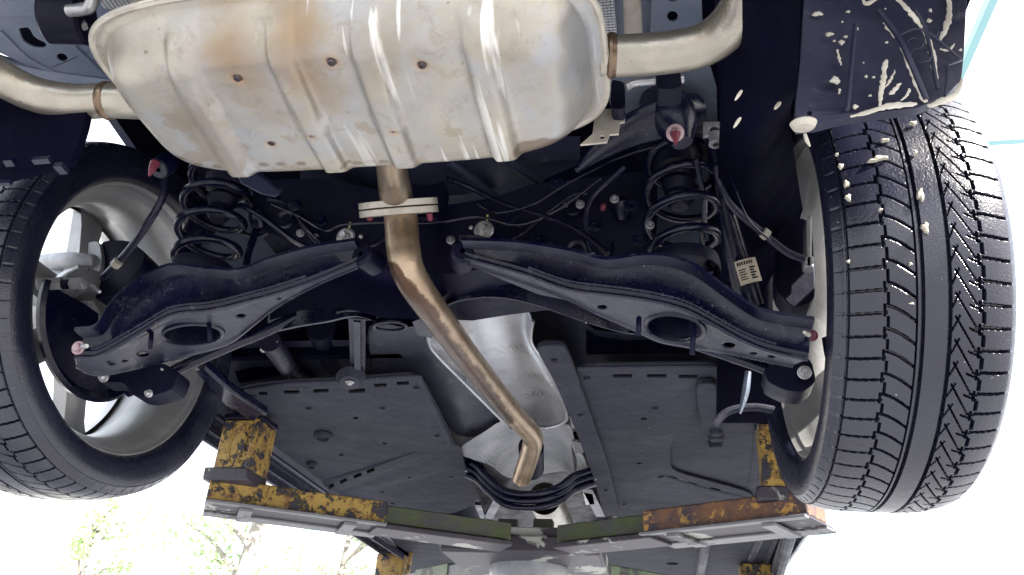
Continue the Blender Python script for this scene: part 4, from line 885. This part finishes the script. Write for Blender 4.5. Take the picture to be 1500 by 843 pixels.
add('tray_bolt', bolt(tz(515, 545) + [0, 0, -.022], (0, 0, -1), .0055, .006), M['zinc'], tA)
hb_ = [slot(484, 713, 11, 5, -.45), slot(503, 705, 11, 5, -.45), slot(524, 697, 12, 5, -.4), slot(543, 690, 12, 5, -.35)] + [[tz(*q) for q in ellipse(575, 738, 3, 1.2, 8)], [tz(*q) for q in ellipse(600, 700, 3, 1.2, 8)]]
ZT = .622
tB = tray('undertray', [(330, 598), (395, 600), (430, 618), (520, 625), (590, 655), (640, 655), (672, 650), (684, 690), (702, 725), (690, 742), (665, 752), (600, 760), (480, 722), (390, 650)], hb_, 'left front undertray with slanting slots')
ZT = .615
add('drain_cup', many(*[loft([[tz(*q) + [0, 0, z] for q in ellipse(u, v, a * k, b * k, 20, .1)] for k, z in ((1.3, .004), (1.1, -.003), (.9, -.004), (.75, .003), (.1, .002))]) for u, v, a, b in ((473, 641, 11, 5), (456, 683, 6, 3))]), M['undertray'], tB)
hr = [slot(912 + 0, 551, 28, 5), slot(962, 551, 28, 5), slot(1008, 552, 28, 5)] + [[tz(*q) for q in ellipse(943, 614, 5, 2, 10)], [tz(*q) for q in ellipse(936, 679, 4, 1.5, 10)]]
tC = tray('undertray', [(842, 534), (1045, 532), (1060, 542), (1058, 590), (1052, 612), (1030, 622), (1000, 632), (982, 650), (982, 690), (1100, 722), (1110, 745), (1000, 760), (900, 762), (893, 700), (872, 640), (856, 580)], hr + [slot(985, 701, 14, 5, .25), slot(1014, 710, 14, 5, .25), slot(1047, 718, 14, 5, .25)], 'right undertray with slotted edges', [(846, 538), (1044, 536), (1056, 544), (1054, 590), (1047, 610)])
add('mount_tab', plate([tz(*q) + [0, 0, -.014] for q in rnd([(1018, 553), (1050, 552), (1048, 600), (1040, 618), (1026, 622)], 3)], (), (0, 0, .013)), M['undertray'], tC, bevel=.006, seg=4)
add('pressed_rib', many(tube([tz(968, 698), tz(1030, 716), tz(1090, 730)], .013, 10, 6, True, ((0, 0, 1), .30))), M['undertray'], tC)
ZT = .625
tD = tray('undertray', [(975, 640), (1000, 615), (1050, 600), (1118, 598), (1145, 610), (1135, 730), (1060, 740), (975, 720)], [], 'right outer undertray dome beside the lift pad')
def bump_(u, v, r, h): return loft([[tz(u, v) + [r * k * math.cos(t), r * k * math.sin(t), -z] for t in np.linspace(0, 2 * PI, 24, endpoint=False)] for k, z in ((1, 0), (.9, h * .5), (.75, h * .9), (.3, h), (.02, h))])
add('drain_cup', many(bump_(1049, 640, .020, .010), bump_(1048, 648, .018, .016), bump_(1049, 632, .016, .01)), M['undertray'], tD)
add('pressed_rib', many(tube([tz(1112, 625), tz(1108, 670), tz(1100, 715)], .012, 10, 6, True, ((0, 0, 1), .30))), M['undertray'], tD)
ZT = .615
# inner strip beside the tunnel
add('tunnel_cover', plate([P(*q, Z=.60) for q in rnd([(782, 508), (826, 506), (838, 530), (862, 600), (890, 680), (908, 756), (885, 757), (866, 690), (838, 620), (812, 560)], 2)], (), (0, 0, .012)), M['undertray'], bevel=.003)
add('tank_cover', plate([P(*q, Z=.66) for q in rnd([(535, 480), (600, 470), (628, 500), (655, 535), (700, 575), (733, 612), (736, 628), (724, 640), (668, 641), (640, 600), (612, 545), (545, 548)], 2)], (), (0, 0, .01)), grime('black_tank_plastic', (.018, .019, .032), (.028, .03, .045), .4, 0, 6, (.12, .11, .11), .62, .74, .001, 40, speck=(.25, .24, .22)), bevel=.004)
add('tank_strap', many(strip([P(523, 462, Z=.63), P(524, 500, Z=.63), P(524, 545, Z=.62)], .03, .006, (0, 0, 1), 0), strip([P(523, 470, Z=.62), P(524, 540, Z=.61)], .012, .006, (0, 0, 1), 0)), M['black_paint'])
add('fuel_filler', many(tube([P(395, 500, Z=.60), P(410, 520, Z=.62), P(430, 545, Z=.66), P(470, 555, Z=.7)], .020, 16), tube([P(470, 480, Z=.7), P(490, 530, Z=.7)], .03, 16, 0)), M['rubber'])
add('hose_clamp', many(*[tube([P(392 + a, 515 + b, Z=.595), P(407 + a, 500 + b, Z=.60)], .0015, 6, 0) for a, b in ((0, 0), (3, 3))], bolt(P(386, 513, Z=.59), (0, 0, -1), .004, .004)), M['zinc'])
add('body_link', join(plate([P(u, v, Z=.55) for u, v in [(285, 545), (300, 540), (340, 575), (392, 610), (362, 612), (330, 595)]], (), (0, 0, .02))), M['black_gloss'], bevel=.005)
add('side_member', tube([P(306, 560, Z=.60), P(340, 585, Z=.60), P(372, 606, Z=.60)], .016, 14), M['black_gloss'])
add('sill_end', plate([P(u, v, Z=.63) for u, v in [(305, 596), (340, 592), (392, 612), (395, 640), (330, 622)]], (), (0, 0, .02)), M['body_floor'])
add('splash_guard', plate([P(u, v, Z=.64) for u, v in [(1085, 560), (1100, 540), (1098, 560), (1090, 610), (1083, 608)]], (), (0, 0, .006)), M['body_grey']) 
add('wheel_arch_end', plate([P(u, v, Z=.635) for u, v in rnd([(1062, 605), (1075, 598), (1105, 595), (1140, 600), (1160, 640), (1150, 720), (1060, 720)], 2)], (), (0, 0, .01)), M['body_floor'])
for u, v, z in ((372, 582, .612), (610, 570, .612), (640, 640, .612), (560, 600, .612), (452, 600, .612), (660, 700, .619), (560, 722, .619), (500, 668, .619), (860, 556, .612), (1048, 575, .612), (880, 660, .612), (960, 600, .612), (915, 740, .612), (990, 745, .612), (1080, 738, .612), (812, 530, .597), (850, 610, .597), (888, 720, .597), (700, 560, .657), (690, 632, .657)):
    c = P(u, v, Z=z); add('tray_clip', lathe([(-.002, .001), (-.002, .0035), (-.0005, .006), (.001, .007)], c, (0, 0, 1), 16), M['rubber'])
add('arch_lip', tube([P(u, v, Y=1.36) for u, v in ((1046, 622), (1062, 606), (1080, 599), (1108, 597), (1140, 602))], .007, 10), M['undertray'])
add('arch_lip', tube([P(u, v, Y=1.30) for u, v in ((1096, 545), (1092, 575), (1084, 606))], [.005, .006, .002], 8), M['body_grey'])
# heat shield, two panels
def hz(u, v, z): return P(u, v, Z=z)
hs1 = [[hz(u, v, z) for u, v, z in row] for row in (
    [(628, 478, .655), (652, 462, .69), (690, 452, .71), (735, 450, .71), (770, 452, .70), (781, 470, .67)],
    [(628, 500, .65), (655, 492, .675), (695, 482, .70), (740, 480, .70), (772, 488, .69), (778, 500, .66)],
    [(640, 520, .65), (662, 515, .67), (705, 520, .69), (750, 520, .69), (785, 520, .68), (794, 526, .65)],
    [(690, 570, .65), (705, 565, .67), (740, 570, .68), (775, 565, .68), (806, 560, .67), (815, 565, .65)],
    [(735, 615, .65), (745, 605, .665), (765, 605, .68), (795, 602, .68), (825, 598, .665), (831, 608, .65)],
    [(748, 630, .65), (755, 626, .66), (775, 625, .665), (800, 625, .66), (822, 622, .655), (828, 618, .65)])]
hsd = add('heat_shield', gridmesh(hs1), M['shield'], label='bright aluminium heat shield over the bent pipe', smooth=60)
sol = hsd.modifiers.new('thick', 'SOLIDIFY'); sol.thickness = .002
edge = [hz(*q) for q in ((628, 478, .653), (628, 500, .648), (640, 520, .648), (690, 570, .648), (735, 615, .648))]
add('rolled_edge', tube(edge, .0045, 8), M['shield'], hsd)
add('rolled_edge', tube([hz(*q) for q in ((781, 470, .668), (778, 500, .658), (794, 526, .648), (815, 565, .648), (831, 608, .648), (822, 622, .65), (800, 628, .655))], .0035, 8), M['shield'], hsd)
hs2 = [[hz(u, v, z) for u, v, z in row] for row in (
    [(728, 620, .645), (750, 612, .66), (780, 622, .675), (805, 622, .67), (832, 622, .645), (838, 628, .64)],
    [(700, 638, .64), (730, 640, .66), (768, 640, .70), (810, 642, .70), (838, 650, .65), (846, 656, .64)],
    [(668, 660, .635), (712, 662, .645), (758, 668, .715), (815, 665, .71), (846, 672, .65), (856, 670, .64)],
    [(690, 672, .63), (718, 682, .64), (750, 700, .72), (820, 690, .72), (848, 692, .645), (862, 690, .635)])]
h2 = add('heat_shield', gridmesh(hs2), M['dimpled'], label='dimpled heat shield at the pipe end', smooth=60)
s2 = h2.modifiers.new('thick', 'SOLIDIFY'); s2.thickness = .002
add('catalyst', join(lathe([(0, .05), (.05, .052), (.35, .052), (.4, .03), (.42, .001)], P(797, 745, Y=2.45) + [0, 0, .03], (.0, 1, .0), 36)), M['tail'])
add('pipe_end', tube([P(778, 655, Y=1.92), P(772, 690, Y=2.06) + [.010, .02, .012]], .032, 18, 0), M['black_deep'])
# tunnel crossmember: stacked curved bars
for i, (dy, dz, r) in enumerate(((0, 0, .015), (.012, 0, .015), (.02, 0, .013))):
    add('tunnel_brace', tube([P(u, v + 10 * i, Y=2.14 + dy) for u, v in ((684, 676), (700, 684), (716, 700), (742, 720), (785, 724), (820, 714), (842, 698), (872, 688))], r, 14, 6, True, ((0, 0, 1), .6)), M['black_gloss'], bevel=0)
add('brace_plate', plate([P(u, v, Z=.66) for u, v in [(672, 672), (700, 690), (740, 728), (770, 745), (765, 775), (720, 770), (690, 730)]], (), (0, 0, .01)), M['black_deep'])
add('brace_plate', plate([P(u, v, Z=.65) for u, v in [(835, 640), (850, 636), (900, 756), (870, 775), (845, 720)]], (), (0, 0, .01)), M['black_deep'])
add('brace_clip', many(*[plate([P(u + a, v + b, Z=.625) for a, b in ((-8, -8), (6, -6), (9, 9), (-4, 10))], (), (0, 0, .006)) for u, v in ((842, 618), (846, 655), (850, 700), (862, 730))]), M['zinc'])
add('brace_strip', many(strip([P(735, 722, Z=.63), P(715, 758, Z=.63)], .03, .01, (0, 0, 1), 0), strip([P(860, 715, Z=.63), P(880, 755, Z=.63)], .03, .01, (0, 0, 1), 0), strip([P(700, 738, Z=.63), P(712, 768, Z=.63)], .02, .01, (0, 0, 1), 0)), M['tank'])
# front undertray far ahead, both sides of the lift head
ZT = .60
tray('undertray', [(560, 770), (700, 780), (715, 843), (700, 900), (590, 900), (600, 830)], [], 'grey front undertray left of the lift head')
tray('undertray', [(860, 790), (960, 780), (1150, 775), (1130, 850), (1110, 900), (860, 900)], [[tz(*q) for q in ellipse(1000, 800, 22, 3, 16)], [tz(*q) for q in ellipse(985, 826, 9, 2, 12)]], 'grey front undertray right of the lift head')
add('tray_rib', many(tube([tz(1036, 785), tz(1032, 810), tz(1024, 850)], .018, 8, 4), tube([tz(1118, 780), tz(1100, 820)], .012, 8, 4), tube([tz(1140, 785), tz(1118, 835)], .012, 8, 4), tube([tz(640, 790), tz(665, 808)], .012, 8, 4)), M['body_floor'])
add('side_skirt', many(tube([P(1158, 780, Z=.56), P(1140, 843, Z=.56), P(1125, 900, Z=.56)], .02, 10), tube([P(1150, 785, Z=.57), P(1128, 850, Z=.57)], .012, 10)), M['body_floor'])

# ------------------------------------------------------------------ the lift
LR = np.array([-.39, 2.42, 0.])
lift = thing('vehicle_lift', 'worn post lift with four yellow tipped arms holding up the car', 'car lift', LR)
ladd = lambda n, m, mat, par=None, **k: add(n, m, mat, par or lift, **k)
ladd('piston', lathe([(0, .115), (CZ + .40, .115), (CZ + .425, .112), (CZ + .43, .10), (CZ + .43, .001)], LR, (0, 0, 1), 48), M['piston'])
ladd('floor_collar', lathe([(0, .26), (.02, .26), (.03, .24), (.03, .12)], LR, (0, 0, 1), 40), M['lift_worn'])
hz_ = lambda u, v, z=.455: P(u, v, Z=z)
ladd('lift_head', join(box(W(-.385, 2.42, .437), (.44, .44, .05))), M['lift_worn'], bevel=.008)
ladd('head_rail', box(W(-.385, 2.24, .470), (.30, .05, .03)), M['lift_worn'], bevel=.004)
for u, in ((744,), (796,)): ladd('head_lug', box(P(u, 782, Y=2.32), (.055, .04, .075)), M['lift_mossy'], bevel=.003)
def beam(a, b, w, h): # box from a to b
    a, b = np.asarray(a), np.asarray(b); d = b - a; L = np.linalg.norm(d); d /= L; s = np.cross(d, [0, 0, 1.]); s /= np.linalg.norm(s); u = np.cross(s, d)
    return box((a + b) / 2, (L, w, h), (d, s, u))
def along(a, b, t): return a + (b - a) * t
def larm(tip, root, split, mats, label, padpx):
    d = (root - tip) / np.linalg.norm(root - tip); n = np.cross(d, [0, 0, 1.]); n = n if n[1] < 0 else -n
    L = np.linalg.norm(root - tip); q = along(tip, root, split)
    a = ladd('lift_arm', beam(tip, q, .095, .052), mats[0], label=label, bevel=.004)
    ladd('arm_lip', many(beam(tip + n * .055 + [0, 0, -.030], q + n * .055 + [0, 0, -.030], .02, .006), beam(tip - n * .07 + [0, 0, -.032], q - n * .07 + [0, 0, -.032], .05, .005)), M['lift_pale'], a, bevel=.001)
    ladd('arm_channel', beam(tip - n * .012 + [0, 0, -.0275], q - n * .012 + [0, 0, -.0275], .15, .004), M['lift_worn'], a)
    for t in (.22, .8): ladd('arm_tie', beam(along(tip, q, t) + n * .05 + [0, 0, -.037], along(tip, q, t) - n * .08 + [0, 0, -.037], .03, .006), M['lift_pale'], a)
    ladd('inner_arm', beam(q, root, .07, .042), mats[1], a, bevel=.003)
    ladd('inner_arm_base', beam(along(tip, root, split - .03) + [0, 0, -.032], root + [0, 0, -.032], .10, .012), mats[2], a, bevel=.002)
    return a
ZA = .435
tipL = P(304, 722, Z=ZA); rootL = P(742, 782, Z=ZA)
aLL = larm(tipL, rootL, .56, (M['yellow'], M['lift_mossy'], M['lift_worn']), 'rear left lift arm, chipped yellow', None)
tipR = P(1196, 743, Z=ZA); rootR = P(828, 786, Z=ZA)
aRR = larm(tipR, rootR, .60, (M['rusty_yellow'], M['lift_mossy'], M['lift_worn']), 'rear right lift arm, rusty', None)
def pad(c, z0, z1, w, mat, par, label):
    p = ladd('lift_pad', join(box(W(c[0], c[1], (z0 + z1) / 2), (w, w * .9, z1 - z0)), box(W(c[0] + w / 2 - .006, c[1] - w * .45 - .006, (z0 + z1) / 2), (.012, .012, z1 - z0))), mat, par, bevel=.004, label=label)
    # cast ribs and raised marks on the rear face
    yf = c[1] - w * .45; zc = (z0 + z1) / 2; H = z1 - z0; ms = []
    oval = [W(c[0] + .18 * w * math.cos(t), yf, zc + .42 * H * math.sin(t)) for t in np.linspace(0, 2 * PI, 25)]; ms.append(tube(oval, .0025, 6, 0))
    for k in range(5):
        for s in (-1, 1): ms.append(box(W(c[0] + s * .33 * w, yf, z0 + H * (.14 + .18 * k)), (w * .2, .004, .004)))
    for s in (-1, 1): ms.append(box(W(c[0] + s * .22 * w, yf, zc + H * .1), (.003, .004, H * .5)))
    ladd('cast_marks', join(*ms), mat, p); 
    ladd('pad_top', box(W(c[0], c[1], z1 + .008), (w * 1.02, w * .95, .014)), M['rubber'], p, bevel=.003)
    ladd('pad_foot', box(W(c[0] - .01, c[1], z0 - .012), (w * 1.15, w * 1.05, .03)), M['lift_worn'], p, bevel=.004)
    return p
pl_ = P(353, 660, Y=1.68)
pad((pl_[0], 1.70), .478, .595, .094, M['yellow'], aLL, 'tall yellow pad block under the left sill')
pr3 = P(1141, 670, Y=1.75)
pad((pr3[0], 1.77), .47, .61, .075, M['yellow'], aRR, 'yellow pad block half behind the right tyre')
# front arms
ftL = W(-1.12, 3.25, ZA + .02); ffL = W(-.50, 2.55, ZA)
f1 = ladd('lift_arm', beam(ftL, ffL, .09, .05), M['lift_pale'], bevel=.004, label='front left lift arm, pale worn paint')
ladd('arm_sleeve', beam(along(ftL, ffL, .45) + [0, 0, .003], along(ftL, ffL, .72) + [0, 0, .003], .10, .056), M['lift_green'], f1, bevel=.003)
ftR = W(.36, 3.25, ZA + .02); ffR = W(-.28, 2.55, ZA)
f2 = ladd('lift_arm', beam(ftR, ffR, .09, .05), M['lift_green'], bevel=.004, label='front right lift arm, green paint')
c1 = P(577, 815, Y=3.3); c2 = P(1106, 835, Y=3.3)
for c, f_ in ((c1, f1), (c2, f2)):
    p = ladd('lift_pad', box(W(c[0], 3.3, .54), (.115, .09, .11)), M['yellow'], f_, bevel=.004)
    ladd('pad_web', beam(W(c[0] + .075, 3.26, .47), W(c[0] + .085, 3.26, .60), .02, .012), M['yellow'], p)

# ------------------------------------------------------------------ canopy frame, building, trees
cn = thing('canopy_frame', 'thin teal steel canopy frame standing over and behind the car', 'canopy', (-.9, 5.0, 0))
cadd = lambda n, m, **k: place(n, m, M['teal'], cn, **k)
XR, YB, ZB = 1.30, 3.25, 2.5
for x, y in ((-3.15, 7.1), (XR, 7.1), (-3.15, .6 - 3), (XR + 3.0, YB)): cadd('post', box((x, y, (ZB + CZ) / 2), (.09, .09, ZB + CZ)))
cadd('beam', box(W(XR, 3.0, ZB + .05), (.032, 8.2, .04))); cadd('beam', box(W(-3.15, 2.3, ZB + .05), (.06, 9.4, .08)))
cadd('beam', box(W(.6, YB, ZB + .0), (7.5, .035, .03))); cadd('beam', box(W(-.9, 7.1, ZB + .05), (4.5, .06, .08)))
# pale building far left, seen through the wheel
bl = thing('building', 'pale plastered building far behind the left wheel', 'building', (-16, 13, 0))
place('wall', box((-16, 13, 2.6), (8, 6, 5.2)), M['plaster'], bl)
place('roof', box((-16, 13, 5.35), (8.8, 6.8, .3)), M['plaster'], bl)
for i in range(3):
    for sx in (0,):
        w_ = place('window', box((-18.4 + 2.4 * i, 9.98, 2.4), (1.3, .1, 1.3)), M['plaster'], bl); place('pane', box((-18.4 + 2.4 * i, 9.92, 2.4), (1.1, .04, 1.1)), M['window_dark'], w_)
def tree(x, y, h, lean, crown, nleaf, label, seed):
    r = np.random.default_rng(seed); t = thing('tree', label, 'tree', (x, y, 0), 'trees behind the lift')
    top = np.array([x + lean, y, h])
    trunk = tube([(x, y, 0), (x + lean * .3, y, h * .4), (x + lean * .7, y + .1, h * .75), top], [h * .024, h * .02, h * .014, h * .006], 10); limbs = [trunk]; tips = []
    for k in range(14):
        f = r.uniform(.3, .95); a = r.uniform(0, 2 * PI); b = np.array([x + lean * f, y, h * f]); L = crown * r.uniform(.5, 1.0)
        e = b + [L * math.cos(a), L * math.sin(a), L * r.uniform(.2, .8)]; m = (b + e) / 2 + [0, 0, L * .12]; limbs.append(tube([b, m, e], [h * .008, h * .005, h * .002], 6, 4)); tips += [e, m * .4 + e * .6, m, e + r.normal(0, .2, 3)]
    place('trunk', join(*limbs), M['bark'], t)
    C_ = []; 
    for e in tips: C_.append(e + r.normal(0, crown * .13, (int(nleaf * .3) // len(tips), 3)))
    C_ = np.concatenate(C_); n = len(C_); d1 = r.normal(size=(n, 3)); d1 /= np.linalg.norm(d1, axis=1)[:, None]; d2 = np.cross(d1, r.normal(size=(n, 3))); d2 /= np.linalg.norm(d2, axis=1)[:, None]
    sz = r.uniform(.035, .07, (n, 1)); V = np.stack([C_ - d1 * sz, C_ + d2 * sz * .5, C_ + d1 * sz, C_ - d2 * sz * .5], 1).reshape(-1, 3)
    o = place('crown', (V, [(4 * i, 4 * i + 1, 4 * i + 2, 4 * i + 3) for i in range(n)]), M['leaf'], t, smooth=0)
tree(-6.15, 11.2, 6.0, .5, 1.15, 6500, 'slim tree with bare lower trunk left of the lift', 1)
tree(-9.3, 12.0, 4.1, .2, .75, 5000, 'bushy green tree below the left wheel', 5)
tree(-5.9, 14.0, 4.6, .4, 1.0, 5000, 'leafy tree behind the teal post', 9)
